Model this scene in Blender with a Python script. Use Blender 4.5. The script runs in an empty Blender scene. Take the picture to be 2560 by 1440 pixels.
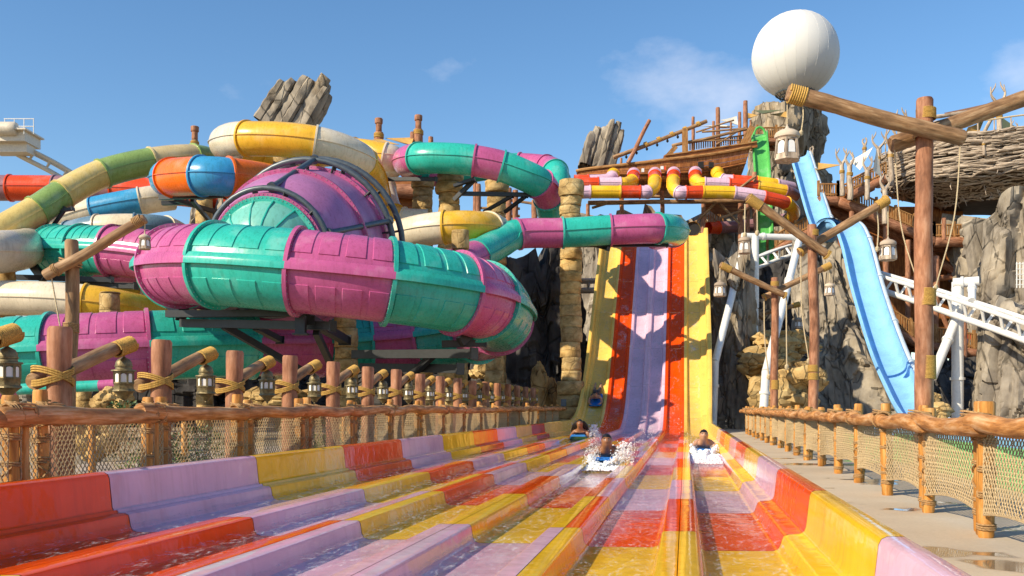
import bpy, bmesh, math, random
from mathutils import Vector, Matrix, Quaternion, noise
random.seed(7)
R = math.radians
SC = bpy.context.scene
COL = SC.collection
# ------------------------------------------------------------------ camera, sky, sun, exposure
F, HC, CX, CY = 2400.0, 1.2, 1280.0, 1018.0          # focal length (photo pixels), eye height, optical axis, horizon row
TH = math.atan(433.0 / F)                              # the racer lanes run this far to the right of the view axis
CT, ST = math.cos(TH), math.sin(TH)
cam_d = bpy.data.cameras.new('camera'); cam = bpy.data.objects.new('camera', cam_d); COL.objects.link(cam)
cam.location = (0, 0, HC); cam.rotation_euler = (R(90), 0, 0)
cam_d.sensor_width = 36; cam_d.lens = F / 2560 * 36; cam_d.shift_y = (CY - 720) / 2560
cam_d.clip_start = 0.1; cam_d.clip_end = 5000
SC.camera = cam
SUN = Vector((-0.72, -0.46, 0.54)).normalized()        # towards the sun
EL = math.asin(SUN.z); AZ = math.atan2(SUN.x, SUN.y)
W = bpy.data.worlds.new('World'); SC.world = W; W.use_nodes = True
wn, wl = W.node_tree.nodes, W.node_tree.links
wn.clear()
sky = wn.new('ShaderNodeTexSky'); sky.sky_type = 'NISHITA'; sky.sun_disc = False
sky.sun_elevation = EL; sky.sun_rotation = AZ; sky.altitude = 0
sky.air_density = 1.0; sky.dust_density = 0.25; sky.ozone_density = 2.0
tc = wn.new('ShaderNodeTexCoord'); mp = wn.new('ShaderNodeMapping'); mp.inputs['Scale'].default_value = (3.0, 3.0, 5.5); mp.inputs['Location'].default_value = (0.55, 0.2, 0.28)
nz = wn.new('ShaderNodeTexNoise'); nz.inputs['Scale'].default_value = 1.6; nz.inputs['Detail'].default_value = 9; nz.inputs['Roughness'].default_value = 0.58
rp = wn.new('ShaderNodeValToRGB'); rp.color_ramp.elements[0].position = 0.655; rp.color_ramp.elements[1].position = 0.90
rp.color_ramp.elements[1].color = (0.42, 0.42, 0.42, 1)
mx = wn.new('ShaderNodeMix'); mx.data_type = 'RGBA'
mx.inputs[7].default_value = (6.8, 6.6, 6.9, 1)
bg = wn.new('ShaderNodeBackground'); bg.inputs['Strength'].default_value = 0.134
wo = wn.new('ShaderNodeOutputWorld')
wl.new(tc.outputs['Generated'], mp.inputs['Vector']); wl.new(mp.outputs[0], nz.inputs['Vector']); pass

def near(dx, dz, lo, hi):
    c = Vector((dx, 1.0, dz)).normalized(); dt = wn.new('ShaderNodeVectorMath'); dt.operation = 'DOT_PRODUCT'; dt.inputs[1].default_value = c
    wl.new(tc.outputs['Generated'], dt.inputs[0]); mr = wn.new('ShaderNodeMapRange'); mr.interpolation_type = 'SMOOTHSTEP'; mr.inputs[1].default_value = math.cos(R(hi)); mr.inputs[2].default_value = math.cos(R(lo)); wl.new(dt.outputs['Value'], mr.inputs[0]); return mr.outputs[0]
m1_ = wn.new('ShaderNodeMath'); m1_.operation = 'MAXIMUM'; wl.new(near(0.185, 0.31, 0.5, 6.5), m1_.inputs[0]); wl.new(near(0.53, 0.31, 0.5, 5.0), m1_.inputs[1])
m2_ = wn.new('ShaderNodeMath'); m2_.operation = 'MULTIPLY_ADD'; m2_.inputs[1].default_value = 0.22; wl.new(m1_.outputs[0], m2_.inputs[0]); wl.new(nz.outputs['Fac'], m2_.inputs[2]); wl.new(m2_.outputs[0], rp.inputs[0])
wl.new(rp.outputs[0], mx.inputs[0]); hs = wn.new('ShaderNodeHueSaturation'); hs.inputs['Saturation'].default_value = 1.20; wl.new(sky.outputs[0], hs.inputs['Color']); wl.new(hs.outputs[0], mx.inputs[6]); wl.new(mx.outputs[2], bg.inputs[0]); wl.new(bg.outputs[0], wo.inputs[0])
sd = bpy.data.lights.new('sun', 'SUN'); sd.energy = 5.0; sd.angle = R(0.6); sd.color = (1.0, 0.87, 0.64)
so = bpy.data.objects.new('sun', sd); COL.objects.link(so); so.rotation_euler = SUN.to_track_quat('Z', 'Y').to_euler(); so.location = (-20, -10, 40)
SC.view_settings.view_transform = 'Standard'; SC.view_settings.look = 'None'; SC.view_settings.exposure = 0.40; SC.view_settings.gamma = 1.0
SC.render.engine = 'CYCLES'
SC.cycles.max_bounces = 7; SC.cycles.transparent_max_bounces = 16
SC.cycles.caustics_reflective = False; SC.cycles.caustics_refractive = False
try:
    SC.cycles.use_denoising = True
except Exception: pass

def P(px, py, d):                                      # a photo pixel at depth d (metres from the eye) as a place
    return Vector(((px - CX) / F * d, d, HC + (CY - py) / F * d))
def L(x, y, z):                                        # lane frame (x across, y along the lanes) to world
    return Vector((x * CT + y * ST, -x * ST + y * CT, z))
def S(px, d): return px / F * d
def lerp(a, b, t): return a + (b - a) * t
def sstep(a, b, x):
    t = max(0.0, min(1.0, (x - a) / (b - a))); return t * t * (3 - 2 * t)

# ------------------------------------------------------------------ mesh builder
ORG = {}
class MB:
    def __init__(s): s.v = []; s.f = []; s.uv = []; s.mi = []
    def quadgrid(s, rows, closed=False, uscale=1.0, v0=0.0, mi=0, flip=False):
        """rows: list of rings (lists of Vector). closed: each ring closes on itself."""
        b = len(s.v); n = len(rows[0])
        for r in rows: s.v.extend(r)
        vv = v0
        m = n if closed else n - 1
        us = [0.0]
        for j in range(m): us.append(us[-1] + (Vector(rows[0][(j + 1) % n]) - Vector(rows[0][j])).length)
        if us[-1] < 1e-5 and len(rows) > 1:
            us = [0.0]
            for j in range(m): us.append(us[-1] + (Vector(rows[1][(j + 1) % n]) - Vector(rows[1][j])).length)
        for i in range(len(rows) - 1):
            dv = (Vector(rows[i + 1][0]) - Vector(rows[i][0])).length
            for j in range(m):
                a = b + i * n + j; c = b + i * n + (j + 1) % n
                q = (a, c, c + n, a + n); t = ((us[j], vv), (us[j + 1], vv), (us[j + 1], vv + dv), (us[j], vv + dv))
                if flip: q = q[::-1]; t = t[::-1]
                s.f.append(q); s.uv.append(t); s.mi.append(mi)
            vv += dv
    def ngon(s, pts, mi=0):
        b = len(s.v); s.v.extend(pts); s.f.append(tuple(range(b, b + len(pts))))
        o = Vector(pts[0]); n = (Vector(pts[1]) - o).cross(Vector(pts[2]) - o)
        if n.length < 1e-9: n = Vector((0, 0, 1))
        n.normalize(); ax = (Vector(pts[1]) - o).normalized(); ay = n.cross(ax)
        s.uv.append(tuple(((Vector(p) - o).dot(ax), (Vector(p) - o).dot(ay)) for p in pts)); s.mi.append(mi)
    def box(s, c, size, M=None, mi=0):
        c = Vector(c); hx, hy, hz = size[0] / 2, size[1] / 2, size[2] / 2
        vs = [Vector((x, y, z)) for x in (-hx, hx) for y in (-hy, hy) for z in (-hz, hz)]
        if M is not None: vs = [M @ v for v in vs]
        vs = [v + c for v in vs]
        L3 = (size[0], size[1], size[2]); k = L3.index(max(L3))
        for q in ((0, 1, 3, 2), (4, 6, 7, 5), (0, 4, 5, 1), (2, 3, 7, 6), (0, 2, 6, 4), (1, 5, 7, 3)):
            b = len(s.v); s.v.extend(vs[i] for i in q); s.f.append((b, b + 1, b + 2, b + 3))
            sg = [((i >> 2) & 1, (i >> 1) & 1, i & 1) for i in q]
            oth = [a for a in range(3) if a != k]
            s.uv.append(tuple((t[oth[0]] * L3[oth[0]] + t[oth[1]] * L3[oth[1]], t[k] * L3[k]) for t in sg)); s.mi.append(mi)
    def beam(s, a, b, w, h, mi=0):                     # a rectangular bar from a to b
        a, b = Vector(a), Vector(b); t = (b - a)
        s.box((a + b) / 2, (w, t.length, h), frame(t), mi)
    def tube(s, pts, r, n=8, caps=True, mi=0, wob=0.0, seed=0.0):
        pts = [Vector(p) for p in pts]
        if not isinstance(r, (list, tuple)): r = [r] * len(pts)
        rows = []; x = None
        for i, p in enumerate(pts):
            t = (pts[min(i + 1, len(pts) - 1)] - pts[max(i - 1, 0)]).normalized()
            if x is None:
                up = Vector((0, 0, 1)) if abs(t.z) < 0.9 else Vector((0, 1, 0))
                x = t.cross(up).normalized()
            else:
                x = (x - t * x.dot(t)).normalized()
            y = x.cross(t)
            ring = []
            for j in range(n):
                a = 2 * math.pi * j / n
                k = r[i]
                if wob: k *= 1 + wob * noise.noise(Vector((math.cos(a) * 1.3 + seed, math.sin(a) * 1.3 + seed * 1.7, i * 0.55 + seed)))
                ring.append(p + (x * math.cos(a) + y * math.sin(a)) * k)
            rows.append(ring)
        s.quadgrid(rows, True, mi=mi, flip=True)
        if caps:
            s.ngon(rows[0][::1], mi); s.ngon(rows[-1][::-1], mi)
    def log(s, a, b, r0, r1=None, n=12, seg=7, wob=0.10, bend=0.0, seed=0.0, mi=0):
        a, b = Vector(a), Vector(b); r1 = r0 if r1 is None else r1
        t = (b - a).normalized(); up = Vector((0, 0, 1)) if abs(t.z) < 0.9 else Vector((0, 1, 0))
        x = t.cross(up).normalized(); y = x.cross(t)
        pts = []; rs = []; ln = (b - a).length
        e = min(r0 * 0.25, ln * 0.1)
        ts = [0.0, e / ln] + [i / seg for i in range(1, seg)] + [1 - e / ln, 1.0]
        for i, k in enumerate(ts):
            q = bend * ln * 0.02
            o = x * noise.noise(Vector((k * 2.1 + seed, seed, 3.1))) * q + y * noise.noise(Vector((k * 2.1 + seed, seed, 9.7))) * q
            pts.append(a.lerp(b, k) + o); rs.append(lerp(r0, r1, k) * (0.86 if k in (0.0, 1.0) else 1.0))
        s.tube(pts, rs, n, True, mi, wob, seed + 0.37)
    def lathe(s, prof, n=16, base=(0, 0, 0), M=None, mi=0, phase=0.0, capb=False, capt=False):
        base = Vector(base); rows = []
        for r, z in prof:
            ring = []
            for j in range(n):
                a = 2 * math.pi * j / n + phase
                v = Vector((r * math.cos(a), r * math.sin(a), z))
                ring.append((M @ v if M is not None else v) + base)
            rows.append(ring)
        s.quadgrid(rows, True, mi=mi)
        if capb: s.ngon(rows[0][::-1], mi)
        if capt: s.ngon(rows[-1], mi)
    def coil(s, c, axis, R0, turns, rr, pitch=None, n=5, per=14, jit=0.0, mi=0, seed=0):
        c = Vector(c); t = Vector(axis).normalized(); up = Vector((0, 0, 1)) if abs(t.z) < 0.9 else Vector((0, 1, 0))
        x = t.cross(up).normalized(); y = x.cross(t); pitch = rr * 2.05 if pitch is None else pitch
        pts = []; N = int(turns * per)
        for i in range(N + 1):
            a = 2 * math.pi * i / per
            h = (i / per - turns / 2) * pitch
            pts.append(c + t * (h + jit * noise.noise(Vector((i * 0.35, seed, 1.3)))) + (x * math.cos(a) + y * math.sin(a)) * R0)
        s.tube(pts, rr, n, True, mi)
    def build(s, name, mat, parent=None, smooth=True, angle=42, loc=None):
        me = bpy.data.meshes.new(name)
        o0 = ORG.get(parent.as_pointer(), Vector()) if parent is not None else Vector()
        if loc is not None: o0 = Vector(loc)
        me.from_pydata([tuple(Vector(v) - o0) for v in s.v], [], s.f)
        uvl = me.uv_layers.new(name='UVMap')
        flat = [c for face in s.uv for t in face for c in t]
        uvl.data.foreach_set('uv', flat)
        for m in (mat if isinstance(mat, (list, tuple)) else [mat]): me.materials.append(m)
        if any(s.mi): me.polygons.foreach_set('material_index', s.mi)
        if smooth:
            me.polygons.foreach_set('use_smooth', [True] * len(s.f)); me.set_sharp_from_angle(angle=R(angle))
        me.update()
        return link(name, me, parent, loc)
def link(name, me, parent=None, loc=None):
    o = bpy.data.objects.new(name, me); COL.objects.link(o)
    if parent is not None:
        o.parent = parent; ORG[o.as_pointer()] = ORG.get(parent.as_pointer(), Vector())
    elif loc is not None:
        o.location = loc; ORG[o.as_pointer()] = Vector(loc)
    return o
def frame(t):
    t = Vector(t).normalized(); up = Vector((0, 0, 1)) if abs(t.z) < 0.95 else Vector((0, 1, 0))
    x = t.cross(up).normalized(); z = x.cross(t)
    return Matrix((x, t, z)).transposed()
def tag(o, label=None, cat=None, group=None, kind=None):
    if label: o['label'] = label
    if cat: o['category'] = cat
    if group: o['group'] = group
    if kind: o['kind'] = kind
    return o
def thing(name, label, cat, loc=(0, 0, 0), group=None):
    o = bpy.data.objects.new(name, None); COL.objects.link(o); o.location = loc; o.empty_display_size = 0.2
    ORG[o.as_pointer()] = Vector(loc)
    return tag(o, label, cat, group)
def copy_tree(o, parent=None):
    c = o.copy(); COL.objects.link(c); c.parent = parent
    for ch in o.children: copy_tree(ch, c)
    return c
def spline(pts, n=8):
    pts = [Vector(p) for p in pts]; out = []
    for i in range(len(pts) - 1):
        p0 = pts[i - 1] if i else pts[0] * 2 - pts[1]
        p1, p2 = pts[i], pts[i + 1]
        p3 = pts[i + 2] if i + 2 < len(pts) else p2 * 2 - p1
        for k in range(n):
            t = k / n
            out.append(0.5 * ((2 * p1) + (p2 - p0) * t + (2 * p0 - 5 * p1 + 4 * p2 - p3) * t * t + (3 * p1 - p0 - 3 * p2 + p3) * t ** 3))
    out.append(pts[-1]); return out
def fb(v, o=4):
    return noise.fractal(Vector(v), 1.0, 2.0, o)
def cellv(v):                                           # blocky per-cell value -1..1 with distance to the cell's edge
    d, p = noise.voronoi(Vector(v))
    return noise.cell(p[0] * 7.31 + Vector((3.3, 1.7, 9.1))), d[1] - d[0]

# ------------------------------------------------------------------ materials
MATS = {}
def newmat(name):
    m = bpy.data.materials.new(name); m.use_nodes = True
    nt = m.node_tree; b = nt.nodes['Principled BSDF']
    return m, nt, nt.nodes, nt.links, b
def ramp(N, stops):
    r = N.new('ShaderNodeValToRGB'); e = r.color_ramp.elements
    while len(e) < len(stops): e.new(0.5)
    for k, (p, c) in enumerate(stops):
        e[k].position = p; e[k].color = (c[0], c[1], c[2], 1) if not isinstance(c, float) else (c, c, c, 1)
    return r
def coords(N, K, kind, scale):
    t = N.new('ShaderNodeTexCoord'); m = N.new('ShaderNodeMapping'); m.inputs['Scale'].default_value = scale
    oi = N.new('ShaderNodeObjectInfo'); mm = N.new('ShaderNodeMath'); mm.operation = 'MULTIPLY'; mm.inputs[1].default_value = 37.0
    K.new(oi.outputs['Random'], mm.inputs[0]); K.new(mm.outputs[0], m.inputs['Location'])
    K.new(t.outputs[kind], m.inputs['Vector'])
    return m
def ntex(N, K, vec, scale, detail=5, rough=0.55):
    n = N.new('ShaderNodeTexNoise'); n.inputs['Scale'].default_value = scale; n.inputs['Detail'].default_value = detail; n.inputs['Roughness'].default_value = rough
    K.new(vec, n.inputs['Vector']); return n
def bump(N, K, b, src, strength, dist):
    u = N.new('ShaderNodeBump'); u.inputs['Strength'].default_value = strength; u.inputs['Distance'].default_value = dist
    K.new(src, u.inputs['Height']); K.new(u.outputs[0], b.inputs['Normal']); return u
def mixc(N, K, fac, a, b, mode='MIX'):
    x = N.new('ShaderNodeMix'); x.data_type = 'RGBA'; x.blend_type = mode
    for i, q in ((0, fac), (6, a), (7, b)):
        if isinstance(q, (int, float)): x.inputs[i].default_value = q
        elif isinstance(q, tuple): x.inputs[i].default_value = (q[0], q[1], q[2], 1)
        else: K.new(q, x.inputs[i])
    return x.outputs[2]
def fib(c, rough=0.28, wet=False, name=None, fade=0.35):
    """glossy moulded fibreglass: faint fading, chalky streaks, fine scratches"""
    key = ('fib', c, rough, wet)
    if key in MATS: return MATS[key]
    m, nt, N, K, b = newmat(name or 'fibreglass')
    v = coords(N, K, 'Object', (1, 1, 1))
    n1 = ntex(N, K, v.outputs[0], 0.9, 4); n2 = ntex(N, K, v.outputs[0], 14, 6, 0.7)
    g = sum(c) / 3
    pale = tuple(min(1, x * 1.08) for x in c) if wet else tuple(lerp(x, 0.78, 0.20 * fade / 0.35) for x in c); deep = tuple(x * 0.84 for x in c)
    r1 = ramp(N, [(0.3, deep), (0.55, c), (0.8, pale)]); K.new(n1.outputs[0], r1.inputs[0])
    r2 = ramp(N, [(0.62, (1, 1, 1)), (0.78, (0.86, 0.83, 0.78))]); K.new(n2.outputs[0], r2.inputs[0])
    vs = coords(N, K, 'Object', (5.5, 5.5, 0.45)); ns = ntex(N, K, vs.outputs[0], 1.6, 5, 0.65)
    rs = ramp(N, [(0.50, (1, 1, 1)), (0.66, (0.78, 0.75, 0.70)), (0.78, (0.95, 0.93, 0.90))]); K.new(ns.outputs[0], rs.inputs[0])
    K.new(mixc(N, K, 0.45 if wet else 0.8, mixc(N, K, 0.6, r1.outputs[0], r2.outputs[0], 'MULTIPLY'), rs.outputs[0], 'MULTIPLY'), b.inputs['Base Color'])
    if wet:                                             # chalky scuffs and bather's scratches along the run
        vk = coords(N, K, 'Object', (16, 1.1, 16)); nk = ntex(N, K, vk.outputs[0], 1.5, 6, 0.7); rk = ramp(N, [(0.62, 0.0), (0.78, 0.13)]); K.new(nk.outputs[0], rk.inputs[0])
        src = b.inputs['Base Color'].links[0].from_socket; K.new(mixc(N, K, rk.outputs[0], src, tuple(lerp(x, 0.72, 0.55) for x in c)), b.inputs['Base Color'])
    r3 = ramp(N, [(0.3, rough * 0.75), (0.75, min(1.0, rough * 1.5))]); K.new(n2.outputs[0], r3.inputs[0]); K.new(r3.outputs[0], b.inputs['Roughness'])
    b.inputs['Specular IOR Level'].default_value = 0.15 if wet else 0.34; b.inputs['Coat Weight'].default_value = 0.03 if wet else 0.08; b.inputs['Coat Roughness'].default_value = 0.06 if wet else 0.18
    n3 = ntex(N, K, v.outputs[0], 2.4, 3); bump(N, K, b, n3.outputs[0], 0.25, 0.03)
    MATS[key] = m; return m
def wood(name, dark, mid, light, rough=0.75, su=9.0, sv=0.9, bmp=0.5, dist=0.02):
    if name in MATS: return MATS[name]
    m, nt, N, K, b = newmat(name)
    v = coords(N, K, 'UV', (su, sv, 1)); n1 = ntex(N, K, v.outputs[0], 2.2, 7, 0.62)
    v2 = coords(N, K, 'UV', (1.6, 0.9, 1)); n2 = ntex(N, K, v2.outputs[0], 1.7, 4)
    r1 = ramp(N, [(0.28, dark), (0.5, mid), (0.74, light)]); K.new(n1.outputs[0], r1.inputs[0])
    r2 = ramp(N, [(0.3, (0.55, 0.5, 0.47)), (0.5, (1, 1, 1)), (0.75, (1.2, 1.15, 1.05))]); K.new(n2.outputs[0], r2.inputs[0])
    K.new(mixc(N, K, 0.85, r1.outputs[0], r2.outputs[0], 'MULTIPLY'), b.inputs['Base Color'])
    b.inputs['Roughness'].default_value = rough; b.inputs['Specular IOR Level'].default_value = 0.3
    bump(N, K, b, n1.outputs[0], bmp, dist)
    MATS[name] = m; return m
def rock(name, dark, mid, light, scale=1.0, stretch=(1, 1, 0.42), crack=0.7, rough=0.9):
    if name in MATS: return MATS[name]
    m, nt, N, K, b = newmat(name)
    v = coords(N, K, 'Object', tuple(scale * s for s in stretch)); v2 = coords(N, K, 'Object', (scale, scale, scale))
    n1 = ntex(N, K, v.outputs[0], 1.3, 9, 0.62); n2 = ntex(N, K, v2.outputs[0], 0.35, 5); n3 = ntex(N, K, v2.outputs[0], 7, 8, 0.7)
    vo = N.new('ShaderNodeTexVoronoi'); vo.feature = 'DISTANCE_TO_EDGE'; vo.inputs['Scale'].default_value = 0.9
    K.new(v.outputs[0], vo.inputs['Vector'])
    r1 = ramp(N, [(0.30, dark), (0.5, mid), (0.72, light)]); K.new(n1.outputs[0], r1.inputs[0])
    r2 = ramp(N, [(0.3, (0.68, 0.68, 0.72)), (0.5, (1, 1, 1)), (0.72, (1.18, 1.06, 0.86))]); K.new(n2.outputs[0], r2.inputs[0])
    c = mixc(N, K, 1.0, r1.outputs[0], r2.outputs[0], 'MULTIPLY')
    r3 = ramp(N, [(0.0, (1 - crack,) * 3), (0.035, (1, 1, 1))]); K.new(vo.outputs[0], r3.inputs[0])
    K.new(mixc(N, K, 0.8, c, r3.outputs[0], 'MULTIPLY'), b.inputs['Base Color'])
    b.inputs['Roughness'].default_value = rough; b.inputs['Specular IOR Level'].default_value = 0.2
    ad = N.new('ShaderNodeMath'); ad.operation = 'ADD'; K.new(n1.outputs[0], ad.inputs[0])
    a2 = N.new('ShaderNodeMath'); a2.operation = 'MULTIPLY_ADD'; a2.inputs[1].default_value = 0.35; K.new(n3.outputs[0], a2.inputs[0]); K.new(r3.outputs[0], a2.inputs[2]); K.new(a2.outputs[0], ad.inputs[1])
    bump(N, K, b, ad.outputs[0], 0.6, 0.11)
    MATS[name] = m; return m
def plain(name, c, rough=0.5, metal=0.0, var=0.12, scale=6.0, bmp=0.1, spec=0.5):
    if name in MATS: return MATS[name]
    m, nt, N, K, b = newmat(name)
    v = coords(N, K, 'Object', (1, 1, 1)); n1 = ntex(N, K, v.outputs[0], scale, 6, 0.6)
    r1 = ramp(N, [(0.3, tuple(x * (1 - 1.6 * var) for x in c)), (0.7, tuple(min(1, x * (1 + var)) for x in c))]); K.new(n1.outputs[0], r1.inputs[0])
    K.new(r1.outputs[0], b.inputs['Base Color']); b.inputs['Roughness'].default_value = rough; b.inputs['Metallic'].default_value = metal; b.inputs['Specular IOR Level'].default_value = spec
    if bmp: bump(N, K, b, n1.outputs[0], bmp, 0.02)
    MATS[name] = m; return m
def ropemat(name, c):
    if name in MATS: return MATS[name]
    m, nt, N, K, b = newmat(name)
    v = coords(N, K, 'UV', (30, 30, 1)); n1 = ntex(N, K, v.outputs[0], 2.0, 4)
    r1 = ramp(N, [(0.3, tuple(x * 0.55 for x in c)), (0.7, tuple(min(1, x * 1.25) for x in c))]); K.new(n1.outputs[0], r1.inputs[0])
    K.new(r1.outputs[0], b.inputs['Base Color']); b.inputs['Roughness'].default_value = 0.9
    bump(N, K, b, n1.outputs[0], 0.5, 0.01); MATS[name] = m; return m

RAIL = wood('rail_wood', (0.17, 0.062, 0.016), (0.46, 0.205, 0.062), (0.70, 0.47, 0.27), 0.62)
POST = wood('post_wood', (0.24, 0.09, 0.016), (0.50, 0.22, 0.045), (0.66, 0.38, 0.15), 0.6)
BROWN = wood('brown_log', (0.14, 0.055, 0.030), (0.33, 0.145, 0.078), (0.48, 0.26, 0.165), 0.7, 5, 1.1)
TAN = wood('tan_log', (0.11, 0.060, 0.028), (0.29, 0.165, 0.082), (0.50, 0.34, 0.20), 0.7, 6, 0.9)
GREYLOG = wood('driftwood', (0.19, 0.14, 0.105), (0.42, 0.335, 0.26), (0.62, 0.53, 0.43), 0.85, 7, 0.9)
PLANK = wood('ship_plank', (0.10, 0.032, 0.010), (0.32, 0.11, 0.028), (0.52, 0.23, 0.075), 0.55, 7, 0.5)
BALUS = wood('baluster_wood', (0.11, 0.045, 0.015), (0.34, 0.165, 0.055), (0.50, 0.30, 0.13), 0.7)
ROPE = ropemat('gold_rope', (0.52, 0.31, 0.075)); TWINE = ropemat('binding_rope', (0.40, 0.235, 0.10)); NET = ropemat('net_rope', (0.46, 0.335, 0.185)); PALE = ropemat('pale_rope', (0.55, 0.44, 0.28))
STEEL = plain('dark_steel', (0.026, 0.029, 0.034), 0.45, 0.3, 0.15); GSTEEL = plain('grey_steel', (0.085, 0.105, 0.125), 0.4, 0.25, 0.15)
WHITEM = plain('white_steel', (0.74, 0.73, 0.71), 0.35, 0, 0.06); CREAMM = plain('cream_steel', (0.64, 0.56, 0.45), 0.45, 0, 0.1)
BRASS = plain('bronze_metal', (0.20, 0.155, 0.075), 0.5, 0.45, 0.25, 20, 0.3); PANE = plain('frosted_pane', (0.80, 0.78, 0.76), 0.35, 0, 0.05)
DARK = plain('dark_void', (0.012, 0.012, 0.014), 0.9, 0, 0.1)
GREY = rock('grey_rock', (0.14, 0.112, 0.085), (0.305, 0.26, 0.205), (0.45, 0.39, 0.31), 0.8)
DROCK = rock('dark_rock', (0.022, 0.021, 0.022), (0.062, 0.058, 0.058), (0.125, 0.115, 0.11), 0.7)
OCHRE = rock('ochre_rock', (0.20, 0.125, 0.05), (0.44, 0.30, 0.13), (0.62, 0.47, 0.24), 1.0, (1, 1, 1))
STONE = rock('column_stone', (0.22, 0.14, 0.055), (0.46, 0.315, 0.135), (0.62, 0.47, 0.24), 1.8, (1, 1, 0.8), 0.3)
C = dict(teal=(0.030, 0.43, 0.35), purple=(0.48, 0.10, 0.26), cream=(0.72, 0.62, 0.47), gold=(0.74, 0.42, 0.035), orange=(0.86, 0.155, 0.006),
         blue=(0.045, 0.30, 0.56), green=(0.24, 0.36, 0.11), straw=(0.68, 0.51, 0.18), palestraw=(0.62, 0.49, 0.26), red=(0.74, 0.07, 0.014), mauve=(0.30, 0.15, 0.175),
         lav=(0.70, 0.43, 0.53), yellow=(0.86, 0.50, 0.022), slate=(0.13, 0.22, 0.30), sky=(0.20, 0.50, 0.84), lime=(0.16, 0.50, 0.14), scarlet=(0.84, 0.085, 0.0005), pyellow=(0.85, 0.55, 0.12), plav=(0.70, 0.47, 0.60), pscarlet=(0.84, 0.075, 0.001))
def FC(k, **kw): return fib(C[k], name='fibreglass_' + k, **kw)
# ------------------------------------------------------------------ ground and deck
def groundmat(name, c1, c2, c3, wet=False):
    m, nt, N, K, b = newmat(name)
    v = coords(N, K, 'Object', (1, 1, 1)); n1 = ntex(N, K, v.outputs[0], 0.5, 8, 0.6); n2 = ntex(N, K, v.outputs[0], 30, 6, 0.7); n3 = ntex(N, K, v.outputs[0], 0.9, 3, 0.45)
    r1 = ramp(N, [(0.3, c1), (0.5, c2), (0.72, c3)]); K.new(n1.outputs[0], r1.inputs[0])
    r2 = ramp(N, [(0.3, (0.8, 0.79, 0.77)), (0.6, (1, 1, 1))]); K.new(n2.outputs[0], r2.inputs[0])
    c = mixc(N, K, 0.7, r1.outputs[0], r2.outputs[0], 'MULTIPLY')
    if wet:                                             # puddles lying on the concrete
        w = ramp(N, [(0.60, (0, 0, 0)), (0.63, (1, 1, 1))]); K.new(n3.outputs[0], w.inputs[0])
        K.new(mixc(N, K, w.outputs[0], c, mixc(N, K, 1.0, c, (0.50, 0.43, 0.36), 'MULTIPLY')), b.inputs['Base Color'])
        q = ramp(N, [(0.60, 0.85), (0.63, 0.05)]); K.new(n3.outputs[0], q.inputs[0]); K.new(q.outputs[0], b.inputs['Roughness'])
        st = ramp(N, [(0.60, 0.25), (0.63, 0.0)]); K.new(n3.outputs[0], st.inputs[0])
        u = bump(N, K, b, n2.outputs[0], 0.25, 0.01); K.new(st.outputs[0], u.inputs['Strength'])
    else:
        K.new(c, b.inputs['Base Color']); b.inputs['Roughness'].default_value = 0.95; bump(N, K, b, n2.outputs[0], 0.4, 0.03)
    return m
SAND = groundmat('sand_ground', (0.20, 0.15, 0.095), (0.34, 0.27, 0.18), (0.45, 0.37, 0.27))
CONC = groundmat('concrete_deck', (0.46, 0.36, 0.25), (0.54, 0.435, 0.31), (0.60, 0.50, 0.375), True)
g = MB(); g.ngon([Vector((x, y, -0.45)) for x, y in ((-900, -200), (900, -200), (900, 2200), (-900, 2200))]); tag(g.build('ground', SAND, smooth=False), kind='structure')
def slab(name, mat, x0, x1, y0, y1, top, bot=-0.44):
    m = MB(); c = [L(x, y, 0) for x, y in ((x0, y0), (x1, y0), (x1, y1), (x0, y1))]
    up = [Vector((p.x, p.y, top)) for p in c]; lo = [Vector((p.x, p.y, bot)) for p in c]
    m.ngon(up)
    for i in range(4): m.ngon([lo[i], lo[(i + 1) % 4], up[(i + 1) % 4], up[i]])
    return tag(m.build(name, mat, smooth=False), kind='structure')
slab('deck_walkway', CONC, 1.235, 4.6, -4, 60, 0.0)
slab('pool_deck', CONC, 4.604, 26, -4, 60, -0.004)
slab('garden_bed', SAND, -40, -5.16, -4, 60, -0.02)

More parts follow.
